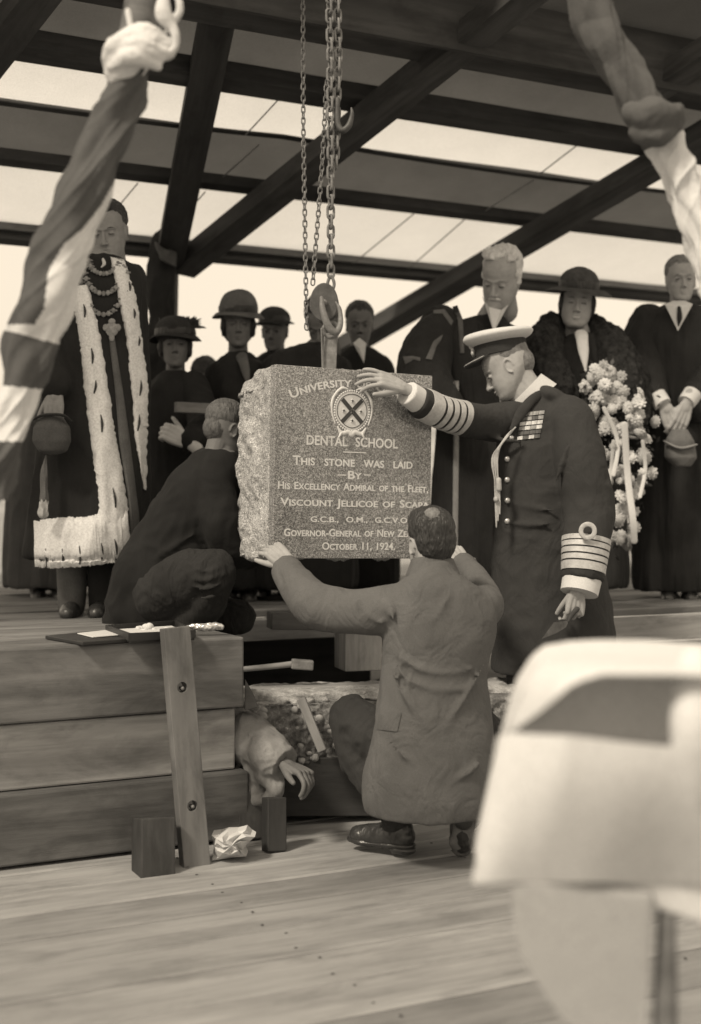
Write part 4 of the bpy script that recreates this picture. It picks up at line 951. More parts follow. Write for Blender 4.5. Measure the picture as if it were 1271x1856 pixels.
for k in range(3):
    h = [P(934 - k * 2, 780 + k * 6, 5.44), P(908 - k * 5, 815 + k * 3, 5.42), P(895 - k * 3 + 2, 850, 5.42), P(899 - k, 900, 5.42), P(903 - k * 2, 945, 5.42)]
    hh = [P(934, 775, 5.45), P(912, 800, 5.44), P(893 + k * 4, 832, 5.44), P(898 + k * 3, 880, 5.44), P(900 + k * 3, 955 - k * 12, 5.44)]
    g = G(); g.limb(hh, .0042, seg=8, sub=8, fold=.35, nf=2); obj('aiguillette_cord', g, M_cord, coat)
g = G(); g.limb([P(904, 870, 5.43), P(905, 886, 5.43)], .011); g.ell(P(899, 905, 5.43), (.010, .010, .012)); obj('cord_slide', g, M_cord, coat)
for s in (-1, 1):
    g = G(); g.limb([P(990 + s * 32, 1150, YA + s * .06), P(988 + s * 32, 1280, YA + s * .06), P(988 + s * 33, 1375, YA + s * .06)], [.105, .085, .08]); obj('trouser_leg', g, M_navy, AD, vox=.012, sm=2)
    g = G(); g.limb([P(1010 + s * 32, 1388, YA + s * .06), P(975 + s * 32, 1393, YA + s * .06), P(945 + s * 32, 1398, YA + s * .06)], [.045, .045, .032]); obj('shoe', g, M_leather, AD)
TW = thing('trowel', 'small dark pointing trowel held low in the naval officer\'s hand', 'trowel', P(1030, 1125, 5.28))
g = G(); g.add([P(1032, 1124, 5.29), P(1018, 1122, 5.27), P(1004, 1128, 5.26), P(982, 1158, 5.24), P(1008, 1148, 5.26), P(1026, 1137, 5.28)] + [P(1032, 1124, 5.298), P(1018, 1122, 5.278), P(1004, 1128, 5.268), P(982, 1158, 5.248), P(1008, 1148, 5.268), P(1026, 1137, 5.288)],
  [(5, 4, 3, 2, 1, 0), (6, 7, 8, 9, 10, 11)] + [(i, (i + 1) % 6, (i + 1) % 6 + 6, i + 6) for i in range(6)]); obj('blade', g, M_iron, TW, smooth=False)
g = G(); g.limb([P(1030, 1126, 5.29), P(1036, 1115, 5.30), P(1046, 1104, 5.32)], [.006, .010, .011]); obj('handle', g, M_dwood, TW)

# ---------------------------------------------------------------- the kneeling workman
YK = 4.62
KN = thing('person', 'person in long grey jacket squatting, back to us, both hands guiding the stone', 'person', P(760, 1545, YK))
MK = headM(P(778, 986, YK + .04), yaw=24, pitch=2, roll=-3, scale=1.0)
hg = G(); head(hg, MK); hg.limb([P(780, 990, YK), P(784, 1030, YK), P(786, 1070, YK)], [.050, .050, .055])
hA = G(); hand(hA, P(524, 1024, 4.95), P(488, 990, 4.98) - P(524, 1024, 4.95), (-.15, -.8, .75), side=-1, curls=[(.7, .9, .5), (.8, .9, .5), (.85, .9, .5), (.8, .9, .5)], thumb=.5, size=1.0)
hB = G(); hand(hB, P(838, 1020, 5.20), P(808, 975, 5.32) - P(838, 1020, 5.20), (.3, -.85, .4), side=-1, curls=[(.4, .5, .3)] * 4, thumb=.5)
bt = G(); bt.limb([P(786, 1060, YK + .02), P(788, 1120, YK + .01), P(788, 1200, YK), P(785, 1370, YK)], [.05, .08, .10, .10], sub=2)
bt.limb([P(730, 1108, YK), P(578, 1098, 4.74), P(524, 1024, 4.95)], [.04, .035, .028], sub=1); bt.limb([P(860, 1105, YK), P(886, 1080, 4.84), P(838, 1020, 5.2)], [.04, .03, .026], sub=1)
bt.limb([P(770, 1380, YK + .05), P(660, 1315, 4.84), P(714, 1490, 4.76)], [.06, .05, .03], sub=1); bt.limb([P(810, 1380, YK + .05), P(860, 1320, 4.90), P(850, 1480, 4.76)], [.06, .05, .03], sub=1)
skinned('body', [(hg, .0032, 2, headfn(MK)), (hA, .0026, 2, None), (hB, .0026, 2, None), (bt, .015, 1, None)], M_skin, KN)
g = G(); g.M = MK; g.ell((0, -.022, .056), (.081, .096, .082)); g.ell((0, -.056, .000), (.070, .060, .066)); g.ell((0, -.052, -.045), (.053, .042, .040)); g.ell((0, .02, .085), (.066, .066, .048))
g.ell((0, -.050, .02), (.076, .068, .06)); obj('hair', g, M_hair, KN, vox=.0035, sm=22, fn=hairfn(.003, 140))
g = G(); g.M = MK; g.ell((-.016, -.062, .096), (.034, .036, .036), (R(20), 0, 0)); obj('thinning_crown', g, M_mhair, KN, vox=.003, sm=2, fn=hairfn(.003, 160))
g = G(); g.loft([(P(785, 1036, YK + .02), .062, .060, 0, 3, 0, 0), (P(781, 1018, YK + .03), .056, .055, 0, 3, 0, 0)], cap=False); obj('shirt_collar', g, M_white, KN)
jk = G()
rows(YK, [(785, 1016, 30, .058, 0), (786, 1034, 40, .075, 0), (788, 1050, 60, .095, 0), (791, 1066, 80, .11, 0), (795, 1085, 92, .12, 0), (797, 1110, 100, .135, 0), (797, 1150, 102, .145, 0), (790, 1190, 98, .145, 0), (786, 1225, 96, .145, .004, 0), (786, 1280, 102, .16, .010, .0), (784, 1340, 110, .18, .012, .0), (776, 1400, 118, .20, .016, .0), (776, 1440, 118, .21, .022, .0), (775, 1466, 112, .205, .022, .0), (775, 1472, 110, .20, .02, .0)], nf=4, g=jk, power=2.3, phase=1)
jk.limb([P(740, 1098, YK), P(700, 1105, YK), P(640, 1108, 4.66), P(578, 1098, 4.74), P(545, 1068, 4.84), P(514, 1028, 4.95)], [.088, .088, .078, .084, .072, .058], seg=24, cap=False)
jk.limb([P(845, 1102, YK), P(874, 1102, YK + .06), P(880, 1080, 4.84), P(864, 1050, 5.0), P(838, 1022, 5.18)], [.082, .078, .060, .054, .050], seg=24, cap=False)
# drag folds running from the arm over the back and gathered at the waist
def fold(g, pts, r_, Yo): g.limb([P(x, y, Yo + d) for x, y, d in pts], [.003] + [r_] * (len(pts) - 2) + [.003], seg=10)
fold(jk, [(720, 1180, -.128), (750, 1208, -.143), (800, 1220, -.146), (855, 1212, -.130)], .009, YK)
fold(jk, [(712, 1195, -.125), (735, 1228, -.140), (780, 1248, -.149), (830, 1250, -.146), (862, 1240, -.130)], .008, YK)
fold(jk, [(708, 1205, -.122), (722, 1245, -.140), (748, 1285, -.156), (770, 1310, -.165)], .008, YK)
fold(jk, [(820, 1070, -.105), (805, 1095, -.13), (790, 1120, -.14)], .007, YK)
fold(jk, [(720, 1190, -.125), (745, 1260, -.150), (790, 1340, -.175), (830, 1390, -.180)], .006, YK)
fold(jk, [(700, 1330, -.16), (730, 1370, -.18), (780, 1400, -.19)], .006, YK)
fold(jk, [(640, 1075, -.05), (665, 1110, -.06), (700, 1135, -.10)], .012, YK)
fold(jk, [(690, 1078, -.06), (706, 1100, -.09), (716, 1130, -.12)], .012, YK)
fold(jk, [(560, 1075, .08), (585, 1110, .05), (598, 1135, .08)], .012, YK)
fold(jk, [(800, 1425, -.20), (850, 1400, -.18), (880, 1370, -.15)], .009, YK)
fold(jk, [(880, 1200, -.11), (840, 1270, -.155), (800, 1330, -.17)], .009, YK)
jacket = obj('jacket', jk, M_tweed, KN, vox=.0085, sm=4, fn=chainw(wrinkle(.006, 3.0, (1.2, 1.2, 1), 5), wrinkle(.0015, 12, (1, 1, 1), 2))); bK = bvh(jacket)
g = G(); n = 30; r0 = [P(785, 1040, YK + .01) + np.array((.096 * math.cos(a), .090 * math.sin(a), -.004 + .0 * math.sin(a))) for a in np.linspace(0, 2 * math.pi, n, endpoint=False)]
r1 = [P(784, 1014, YK + .025) + np.array((.074 * math.cos(a), .073 * math.sin(a), -.014 * math.sin(a))) for a in np.linspace(0, 2 * math.pi, n, endpoint=False)]
r00 = [p + np.array((0, 0, -.022)) * 1 + (p - P(785, 1040, YK + .01)) * .12 for p in r0]; i1 = [p + (P(784, 1014, YK + .025) - p) * np.array((.12, .12, 0)) for p in r1]; i0 = [p + (P(785, 1040, YK + .01) - p) * np.array((.2, .2, 0)) for p in r0]; band(g, [r00, r0, r1, i1, i0]); obj('jacket_collar', g, M_tweed, jacket)
g = G(); strip(g, bK, [(686, 1296), (682, 1322)], [(728, 1292), (720, 1326)], th=.003, nx=8, ny=6, Yd=YK - .15); obj('pocket_flap', g, M_tweed, jacket)
tr = G(); tr.limb([P(760, 1390, YK + .03), P(700, 1350, 4.74), P(640, 1302, 4.84)], [.095, .098, .088]); tr.limb([P(640, 1304, 4.84), P(652, 1370, 4.80), P(700, 1440, 4.72), P(714, 1480, 4.70)], [.078, .080, .07, .058])
tr.limb([P(800, 1390, YK + .05), P(830, 1340, 4.84), P(868, 1320, 4.92)], [.095, .09, .08]); tr.limb([P(866, 1320, 4.90), P(860, 1410, 4.82), P(850, 1475, 4.76)], [.08, .075, .055])
obj('trousers', tr, M_trouser, KN, vox=.009, sm=4, fn=wrinkle(.012, 9, (1, 1, 1), 3))
def boot(name, heel, toe, top, m=M_leather, raised=0):
    heel, toe, top = [np.array(x) for x in (heel, toe, top)]; g = G(); d = nrm(toe - heel); upv = np.array((0, 0, 1.)); sd_ = nrm(np.cross(d, upv)); nv = np.cross(sd_, d)
    L = np.linalg.norm(toe - heel)
    g.limb([heel + nv * .046 + d * .025, heel + nv * .048 + d * L * .35, heel + nv * .036 + d * L * .68, heel + nv * .032 + d * L * .88], [.042, .044, .043, .038], seg=20, flat=.95)
    g.limb([heel + nv * .06 + d * .035, (heel + nv * .13 + d * .05) * .5 + (top) * .5, top], [.046, .047, .056], seg=20)
    g.ell(heel + nv * .038 + d * L * .82, (.045, .048, .032))
    b = obj(name, g, m, KN, vox=.005, sm=2, fn=wrinkle(.004, 16))
    g = G(); g.limb([heel + nv * .016 + d * .02, heel + nv * .016 + d * L * .5, heel + nv * .017 + d * L * .80, heel + nv * .018 + d * L * .93], [.037, .037, .047, .037], seg=20, flat=.42, up=nv); obj('sole', g, M_sole if raised else M_leather, b)
    g = G(); g.limb([heel + nv * .000 + d * .015, heel + nv * .000 + d * .05], [.034, .034], seg=18, flat=.55, up=nv); obj('heel', g, M_leather, b); return b
boot('boot', P(744, 1541, 4.68), P(640, 1528, 4.82), P(712, 1455, 4.74))
boot('boot', P(842, 1468, 4.60), P(838, 1549, 4.68), P(850, 1436, 4.72), raised=1)

# ---------------------------------------------------------------- dark crouching man on the platform
YC = 5.52
CR = thing('person', 'person in dark suit with cropped grey hair crouching behind the left edge of the stone', 'person', P(320, 1130, YC))
MC = headM(P(414, 782, YC), yaw=-58, pitch=-14, roll=0, scale=1.0)
hg = G(); head(hg, MC, jaw=1.05); hg.limb([P(412, 800, YC), P(400, 840, YC)], [.056, .075])
bt = G(); bt.limb([P(398, 850, YC), P(360, 960, YC), P(300, 1060, YC)], [.11, .13, .14]); bt.limb([P(390, 870, YC - .1), P(420, 960, YC - .12), P(470, 990, YC)], [.05, .045, .03])
hh = G(); hand(hh, P(470, 990, YC + .0), (.8, .1, -.3), (0, -1, 0), size=.95)
skinned('body', [(hg, .0034, 2, headfn(MC)), (hh, .004, 1, None), (bt, .016, 1, None)], mat('darkened_skin', .14, .6, .12, 30, .25, 260, kind='skin'), CR)  # skin colour lowered so the crouching man sits in shadow
g = G(); g.M = MC; g.ell((0, -.024, .056), (.079, .092, .078)); g.ell((0, -.055, .0), (.063, .058, .06)); obj('hair', g, mat('iron_grey_hair', .10, .6, .4, 30, .9, 220, kind='plain', fold=.6, fscale=60, fstretch=(1, 1, .2)), CR, vox=.004, sm=3, fn=hairfn(.002, 150))
jk = G(); jk.limb([P(410, 818, YC + .02), P(396, 850, YC), P(370, 900, YC), P(335, 970, YC + .02), P(300, 1040, YC + .03), P(270, 1100, YC + .03)], [.068, .125, .175, .185, .185, .17], seg=28)
jk.limb([P(385, 868, YC - .06), P(395, 930, YC - .13), P(412, 990, YC - .12), P(455, 1005, YC + .02)], [.09, .085, .075, .06], seg=20)
jk.limb([P(300, 960, YC + .02), P(262, 1040, YC + .0), P(228, 1105, YC - .02), P(215, 1125, YC - .02)], [.11, .13, .10, .07], seg=24)
fold(jk, [(340, 880, -.16), (375, 905, -.17), (410, 900, -.14)], .012, YC); fold(jk, [(400, 960, -.19), (385, 920, -.20), (395, 890, -.17)], .012, YC); fold(jk, [(255, 1040, -.12), (300, 1000, -.16), (350, 970, -.17)], .012, YC)
fold(jk, [(290, 1110, -.14), (300, 1060, -.17), (330, 1020, -.18)], .012, YC)
obj('jacket', jk, M_dcoat, CR, vox=.0095, sm=5, fn=wrinkle(.010, 6, (1, 1, 1), 8))
tr = G(); tr.limb([P(290, 1080, YC - .05), P(340, 1050, YC - .16), P(385, 1035, YC - .22)], [.13, .12, .095], seg=24); tr.limb([P(388, 1040, YC - .22), P(370, 1095, YC - .16), P(335, 1130, YC - .10)], [.092, .085, .07], seg=24)
tr.limb([P(280, 1090, YC + .05), P(360, 1110, YC + .1), P(430, 1120, YC + .1)], [.10, .09, .08])
for k in range(4): fold(tr, [(350, 1030 + k * 18, -.30), (378, 1035 + k * 16, -.315), (402, 1022 + k * 18, -.30)], .008, YC)
obj('trousers', tr, mat('charcoal_trousers', .028, .9, .15, 8, .3, 400, fold=.9, fscale=12), CR, vox=.009, sm=4, fn=wrinkle(.008, 10, (1, 1, 1), 3))  # trouser colour carries the shadow over the crouching man too
for s in (0, 1):
    g = G(); g.limb([P(300 + 40 * s, 1132, YC - .05 + s * .2), P(350 + 40 * s, 1136, YC - .05 + s * .2)], [.045, .04]); obj('shoe', g, M_leather, CR)

# ---------------------------------------------------------------- person in the pit reaching out from behind the stack
YR = 5.02
RP = thing('person', 'person in pale coat down behind the timber stack, only sleeve and hand showing', 'person', P(400, 1450, 5.1))
hg = G(); hand(hg, P(518, 1386, 4.91), P(545, 1398, 4.86) - P(518, 1386, 4.91), (.55, -.3, .75), side=1, curls=[(.5, .8, .6), (.7, .9, .6), (.8, 1.0, .6), (.85, 1.0, .6)], size=1.12, thumb=.5)
MR = headM(P(390, 1235, 5.25), yaw=-80, pitch=-30)
h2 = G(); head(h2, MR); bt = G(); bt.limb([P(390, 1255, 5.25), P(385, 1350, 5.25), P(380, 1480, 5.25)], [.07, .11, .12]); bt.limb([P(400, 1310, 5.2), P(460, 1350, 5.06), P(518, 1386, 4.91)], [.05, .04, .028])
skinned('body', [(hg, .0028, 2, None), (h2, .006, 1, None), (bt, .016, 1, None)], MATS['darkened_skin'], RP)
jk = G(); jk.limb([P(395, 1270, 5.2), P(395, 1330, 5.22), P(385, 1400, 5.25), P(385, 1500, 5.25)], [.08, .14, .14, .14]); jk.limb([P(420, 1320, 5.12), P(452, 1340, 5.05), P(485, 1368, 4.97), P(516, 1388, 4.92)], [.085, .095, .088, .066], seg=24, cap=False); jk.limb([P(478, 1400, 4.95), P(500, 1425, 4.93), P(486, 1448, 4.94), P(462, 1452, 4.96)], [.045, .035, .022, .02])
jk.limb([P(446, 1310, 5.02), P(462, 1370, 4.99), P(466, 1430, 4.98)], [.04, .055, .035])
fold(jk, [(452, 1330, -.11), (465, 1390, -.13), (470, 1440, -.09)], .014, YR + .03); fold(jk, [(448, 1360, -.11), (490, 1420, -.11), (520, 1380, -.12)], .012, YR + .03); fold(jk, [(470, 1340, -.10), (490, 1370, -.14), (500, 1400, -.14)], .010, YR + .03)
obj('coat', jk, M_khaki, RP, vox=.006, sm=3, fn=wrinkle(.010, 9, (1, 1, 1), 4))
# ---------------------------------------------------------------- robed dignitary with chains (left)
YM = 5.92
MY = thing('person', 'person in ermine-trimmed dark robe and heavy chains of office, holding a cap at their side', 'person', P(150, 1112, YM))
MM = headM(P(197, 424, YM), yaw=176, pitch=-14, roll=4, scale=1.10)
hg = G(); head(hg, MM, nose=1.1); 
hd = G(); hand(hd, P(100, 712, YM - .26), (-.05, -.1, -1), (.1, -1, 0), side=1, curls=[(.5, .8, .5), (.6, .8, .5), (.65, .9, .5), (.7, .9, .5)], thumb=.5)
bt = G(); bt.limb([P(185, 470, YM), P(180, 600, YM), P(175, 800, YM)], [.09, .14, .14]); bt.limb([P(120, 500, YM), P(95, 620, YM - .05), P(100, 710, YM - .25)], [.05, .045, .03])
for s in (-1, 1): bt.limb([P(165 + s * 35, 850, YM), P(160 + s * 30, 980, YM), P(158 + s * 28, 1095, YM)], [.08, .06, .045])
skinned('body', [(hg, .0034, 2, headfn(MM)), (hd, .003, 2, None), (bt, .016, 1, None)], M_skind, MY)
face_bits(MY, MM, lids=True)
g = G(); g.M = MM; g.ell((0, -.024, .062), (.080, .094, .082)); g.ell((0, -.052, .0), (.066, .062, .064)); g.ell((.01, .050, .108), (.05, .035, .022)); obj('hair', g, M_hair, MY, vox=.004, sm=2, fn=hairfn(.004, 120))
for s in (-1, 1):
    g = G(); g.limb([P(160 + s * 28, 1000, YM), P(158 + s * 28, 1098, YM)], [.075, .062]); obj('trouser_leg', g, M_lining if s < 0 else M_black, MY, vox=.01, sm=2)
    g = G(); g.limb([P(158 + s * 28, 1106, YM), P(152 + s * 26, 1110, YM - .10), P(148 + s * 26, 1113, YM - .19)], [.045, .045, .032]); obj('shoe', g, M_leather, MY)
# inner gown and outer robe
ig = G(); rows(YM, [(190, 470, 26, .08, 0), (190, 490, 50, .11, 0), (192, 560, 52, .14, .01), (205, 700, 52, .15, .02), (215, 850, 52, .16, .03), (215, 960, 55, .17, .03), (205, 1010, 60, .16, .04)], nf=7, g=ig); 
inner = obj('inner_gown', ig, M_black, MY, vox=.01, sm=3)
rb = G(); rows(YM, [(188, 462, 22, .07, 0), (186, 478, 52, .12, 0), (184, 500, 78, .16, 0), (180, 560, 86, .19, .01), (178, 640, 88, .20, .015), (172, 760, 96, .215, .02), (166, 880, 104, .23, .025), (158, 960, 106, .24, .03), (150, 1005, 104, .24, .03), (150, 1012, 90, .2, .03)], nf=9, g=rb, power=2.3)
rb.limb([P(112, 505, YM - .03), P(88, 580, YM - .10), P(84, 650, YM - .16), P(100, 694, YM - .22)], [.10, .105, .10, .085], seg=24); rb.limb([P(238, 505, YM), P(240, 600, YM - .02), P(242, 720, YM - .04), P(240, 860, YM - .02)], [.07, .075, .075, .06], seg=24)
robe = obj('robe', rb, M_black, MY, vox=.010, sm=3, fn=wrinkle(.008, 6, (1.6, 1.6, .3), 6)); bR = bvh(robe)
g = G(); strip(g, bR, [(128, 520), (142, 600), (153, 700), (167, 820), (179, 905), (180, 935)], [(160, 515), (180, 600), (195, 690), (210, 790), (230, 900), (240, 1012)], th=.024, nx=14, ny=90, wob=.9); e1 = obj('ermine_front', g, M_ermine, robe, fn=hairfn(.003, 60))
g = G(); strip(g, bR, [(201, 466), (215, 540), (230, 620), (238, 700), (243, 780), (261, 888)], [(226, 470), (247, 540), (259, 620), (269, 700), (268, 780), (265, 888)], th=.022, nx=12, ny=80, wob=.8); e2 = obj('ermine_front', g, M_ermine, robe, fn=hairfn(.003, 60))
g = G(); strip(g, bR, [(60, 945), (110, 938), (160, 936), (192, 928), (232, 925)], [(64, 1028), (110, 1030), (160, 1026), (200, 1020), (238, 1015)], th=.028, nx=24, ny=90, wob=.9); e3 = obj('ermine_hem', g, M_ermine, robe, fn=hairfn(.003, 60))
g = G(); strip(g, bR, [(196, 600), (208, 700), (216, 800), (232, 900), (240, 1010)], [(206, 600), (222, 700), (236, 800), (252, 930), (256, 975)], th=.010, nx=4, ny=26); obj('silk_lining', g, M_lining, robe)
bE = [bvh(e1), bvh(e2), bvh(e3)]
for (x, y, dx, l) in ((152, 552, 2, 22), (166, 632, 2, 26), (174, 690, -3, 22), (183, 752, 2, 30), (205, 885, 5, 34), (234, 512, 2, 14), (243, 560, 1, 16), (252, 610, 0, 16), (256, 690, -2, 26), (253, 752, -3, 28), (83, 995, 2, 32), (113, 995, 1, 34), (144, 990, 1, 32), (184, 985, 1, 28), (208, 978, 4, 26)):
    h = hit(bE, x, y)
    if h:
        a, b = h[0] - np.array((0, .002, 0)), hit(bE, x + dx, y + l); b = (b[0] if b else h[0] + np.array((dx, 0, -l)) / 400) - np.array((0, .002, 0))
        g = G(); g.limb([a, (a + b) / 2 + np.array((.004, -.003, 0)), b], [.002, .0055, .0035], seg=8, flat=.5, up=(0, 1, 0)); obj('ermine_tail', g, M_hair, robe)
# chains of office
for (cy, wx, dr, r_) in ((470, 27, 26, .011), (480, 36, 52, .012), (488, 42, 82, .012)):
    for k in range(15):
        t = -1 + 2 * k / 14; x = 188 + wx * math.sin(t * 1.5); y = cy + dr * (math.cos(t * 1.5)); h = hit([bR, bvh(inner)] if False else bR, x, y)
        Yd = (h[0][1] if h else YM - .15) - .014; p = P(x, y, Yd); g = G(); g.ell(p, (r_ * .8, .006, r_), nu=10, nv=6); g.limb([p + np.array((-.014, .002, 0)), p + np.array((.014, .002, 0))], .004, seg=6); obj('chain_badge', g, M_ironl if k % 2 else M_ribA, MY)
h = hit(bR, 203, 597); Yd = (h[0][1] if h else YM - .2) - .02
g = G(); 
for (dx, dz, rx, rz) in ((0, 0, .028, .032), (-.026, .008, .014, .016), (.026, .008, .014, .016), (0, .034, .016, .014), (0, -.036, .012, .016)): g.ell(P(203, 597, Yd) + np.array((dx, 0, dz)), (rx, .009, rz), nu=14, nv=8)
obj('badge_of_office', g, M_ribA, MY)
for (x, y, s) in ((187, 470, -1),):
    g = G(); g.limb([P(x, y, YM - .17), P(x + 2, y + 8, YM - .175), P(x + s * 3, y + 14, YM - .175)], [.006, .008, .003], seg=8); obj('collar_wing', g, M_white, MY)
g = G(); g.limb([P(104, 690, YM - .22), P(104, 706, YM - .245)], [.050, .046], sub=1, seg=20, cap=False); obj('shirt_cuff', g, M_white, MY)
CPM = thing('cap_in_hand', 'dark round cap held low in the hand of the robed dignitary', 'cap', P(95, 800, YM - .3))
g = G(); g.loft([(P(95, 752, YM - .32), .040, .035, 0, 3, 0, 0), (P(94, 775, YM - .33), .078, .05, 0, 3, 0, 0), (P(94, 800, YM - .33), .082, .055, 0, 3, 0, 0), (P(96, 818, YM - .33), .060, .045, 0, 3, 0, 0), (P(97, 824, YM - .33), .02, .02, 0, 3, 0, 0)]); obj('crown', g, M_flagd if False else mat('brown_velvet', .075, .9, .2, 9, .3, 200), CPM, vox=.006, sm=3)
g = G(); g.limb([P(62, 760, YM - .34), P(80, 752, YM - .37), P(112, 752, YM - .37), P(128, 762, YM - .34)], [.008, .012, .012, .008], flat=.5, seg=10); obj('brim', g, M_hat, CPM)
TS_ = thing('tassel', 'pale gold tassel hanging below the cap of the robed dignitary', 'tassel', P(80, 930, YM - .32))
g = G(); g.limb([P(84, 826, YM - .30), P(80, 860, YM - .31), P(80, 905, YM - .32)], [.004, .014, .017], seg=12, fold=.2); obj('cord', g, M_lining, TS_)
g = G(); g.limb([P(80, 900, YM - .32), P(80, 912, YM - .32), P(78, 932, YM - .32)], [.010, .017, .020], seg=14, fold=.25, nf=9); obj('fringe', g, M_cord, TS_)

# ---------------------------------------------------------------- generic bystander
def bystander(label, px, hy, Y, feet, yaw=180, pitch=0, roll=0, hs=1.0, coatm=M_black, skin=M_skind, hw=62, hair=M_hair, tache=None, haircap=True, eyes=True, body=True, arms=True, nf=9, fa=.02, lean=0, eyelid=False, nose=1, coat='coat', full=0, shoulder=None, bob=False):
    root = thing('person', label, 'person', P(px, feet, Y)); M = headM(P(px, hy, Y), yaw, pitch, roll, hs); s = F / Y
    g = G(); head(g, M, nose=nose, full=full); bt = G(); cx = px + lean; sh = shoulder or (hy + .21 * s)
    bt.limb([P(px, hy + 30, Y), P(cx, sh - .01 * s, Y), P(cx, sh + .10 * s, Y), P(cx, sh + .5 * s, Y)], [.046, .052, .09, .12], sub=2)
    for k in (-1, 1): bt.limb([P(cx + k * 18, sh + .6 * s, Y), P(cx + k * 20, feet - 12, Y)], [.08, .045])
    skinned('body', [(g, .0042, 2, headfn(M)), (bt, .02, 1, None)], skin, root)
    if haircap:
        g = G(); g.M = M; g.ell((0, -.022, .060), (.081, .096, .082)); g.ell((0, -.05, .0), (.068, .064, .062)); obj('hair', g, hair, root, vox=.0045, sm=2, fn=hairfn(.005, 110))
    if bob:
        g = G(); g.M = M; g.ell((0, -.040, -.01), (.082, .075, .085))
        for s_ in (-1, 1): g.limb([(s_ * .066, .022, .04), (s_ * .072, .018, .0), (s_ * .070, .008, -.045)], [.014, .018, .012], seg=12)
        obj('hair', g, hair, root, vox=.0045, sm=2, fn=hairfn(.005, 80))
    face_bits(root, M, brow=hair, eyes=eyes, lids=eyelid, tache=tache)
    b = None
    if body:
        ct = G(); k = s / 343
        rows(Y, [(px + lean * .4, sh - 26 * k, 20, .07, 0), (cx, sh - 12 * k, hw * .62, .11, 0), (cx, sh + 8 * k, hw * .95, .14, 0), (cx, sh + 60 * k, hw, .17, fa * .3), (cx, sh + 160 * k, hw * .96, .17, fa * .6), (cx, sh + 300 * k, hw * 1.05, .19, fa), (cx, feet - 30 * k, hw * 1.1, .20, fa * 1.2), (cx, feet - 24 * k, hw * .9, .16, fa)], nf=nf, g=ct, power=2.2, phase=px)
        b = obj(coat, ct, coatm, root, vox=.011, sm=4, fn=wrinkle(.010, 6, (1.5, 1.5, .3), px * .01))
    for k in (-1, 1):
        g = G(); g.limb([P(cx + k * 16, feet - 6, Y), P(cx + k * 18, feet - 2, Y - .12), P(cx + k * 20, feet, Y - .2)], [.042, .044, .03]); obj('shoe', g, M_leather, root)
    return root, M, b
def armg(parent, pts, rad, m, name='sleeve', seed=1, **k):
    g = G(); g.limb(pts, rad, seg=22, **k); return obj(name, g, m, parent, vox=.009, sm=3, fn=wrinkle(.009, 8, (1.3, 1.3, .5), seed))
# white-haired man in academic gown
YP = 6.55
MATS_WH = mat('white_hair', .62, .7, .2, 30, .9, 220, kind='plain', fold=.5, fscale=50)
pf, Mp, bP = bystander('white-haired person with moustache in pale-braided black gown, looking down at the stone', 908, 506, YP, 1090, yaw=150, pitch=-30, roll=-10, hs=1.20, coatm=M_gown, skin=M_skin, hw=84, hair=M_ghair, haircap=False, tache=MATS_WH, lean=-38, shoulder=600, full=.010, eyelid=True)
g = G(); g.M = Mp; g.ell((0, -.036, .056), (.080, .086, .080)); g.ell((0, -.054, .0), (.070, .060, .064)); g.ell((-.070, -.014, .015), (.014, .03, .035)); g.ell((.070, -.014, .015), (.014, .03, .035)); g.ell((.02, .01, .112), (.05, .05, .022)); g.ell((-.045, .0, .10), (.03, .04, .02)); obj('hair', g, mat('white_hair', .62, .7, .2, 30, .9, 220, kind='plain', fold=.5, fscale=50), pf, vox=.0045, sm=2, fn=hairfn(.012, 55))
sl = armg(pf, [P(800, 590, YP - .02), P(775, 640, YP - .10), P(770, 690, YP - .2), P(810, 740, YP - .3)], [.10, .13, .13, .09], M_gown, seed=3)
g = G(); g.add([P(874, 536, YP - .15), P(886, 556, YP - .19), P(908, 562, YP - .19), P(922, 552, YP - .15), P(895, 602, YP - .21), P(874, 536, YP - .05), P(886, 556, YP - .05), P(908, 562, YP - .05), P(922, 552, YP - .05), P(895, 602, YP - .1)], [(0, 4, 1), (1, 4, 2), (2, 4, 3), (0, 1, 6, 5), (1, 2, 7, 6), (2, 3, 8, 7), (0, 5, 9, 4), (3, 4, 9, 8)]); 
obj('shirt_front', g, M_white, pf, smooth=False)
bps = [bP, sl]; bPb = [bvh(bP), bvh(sl)]
for (L_, R_) in (([(820, 556), (830, 580), (834, 640)], [(829, 553), (839, 578), (842, 640)]), ([(786, 562), (806, 560), (822, 582)], [(786, 568), (802, 568), (818, 590)]), ([(772, 650), (786, 618), (803, 606)], [(783, 652), (792, 626), (800, 616)]), ([(730, 646), (748, 645), (762, 648)], [(735, 660), (750, 652), (762, 655)]), ([(822, 690), (822, 800), (820, 1000)], [(832, 690), (832, 800), (830, 1000)])):
    g = G(); strip(g, bPb, L_, R_, th=.006, nx=3, ny=16, Yd=YP - .2); obj('gown_braid', g, M_lining if L_[0][1] != 690 else mat('pale_braid', .3, .7, .1, 20, .2, 200), bP)
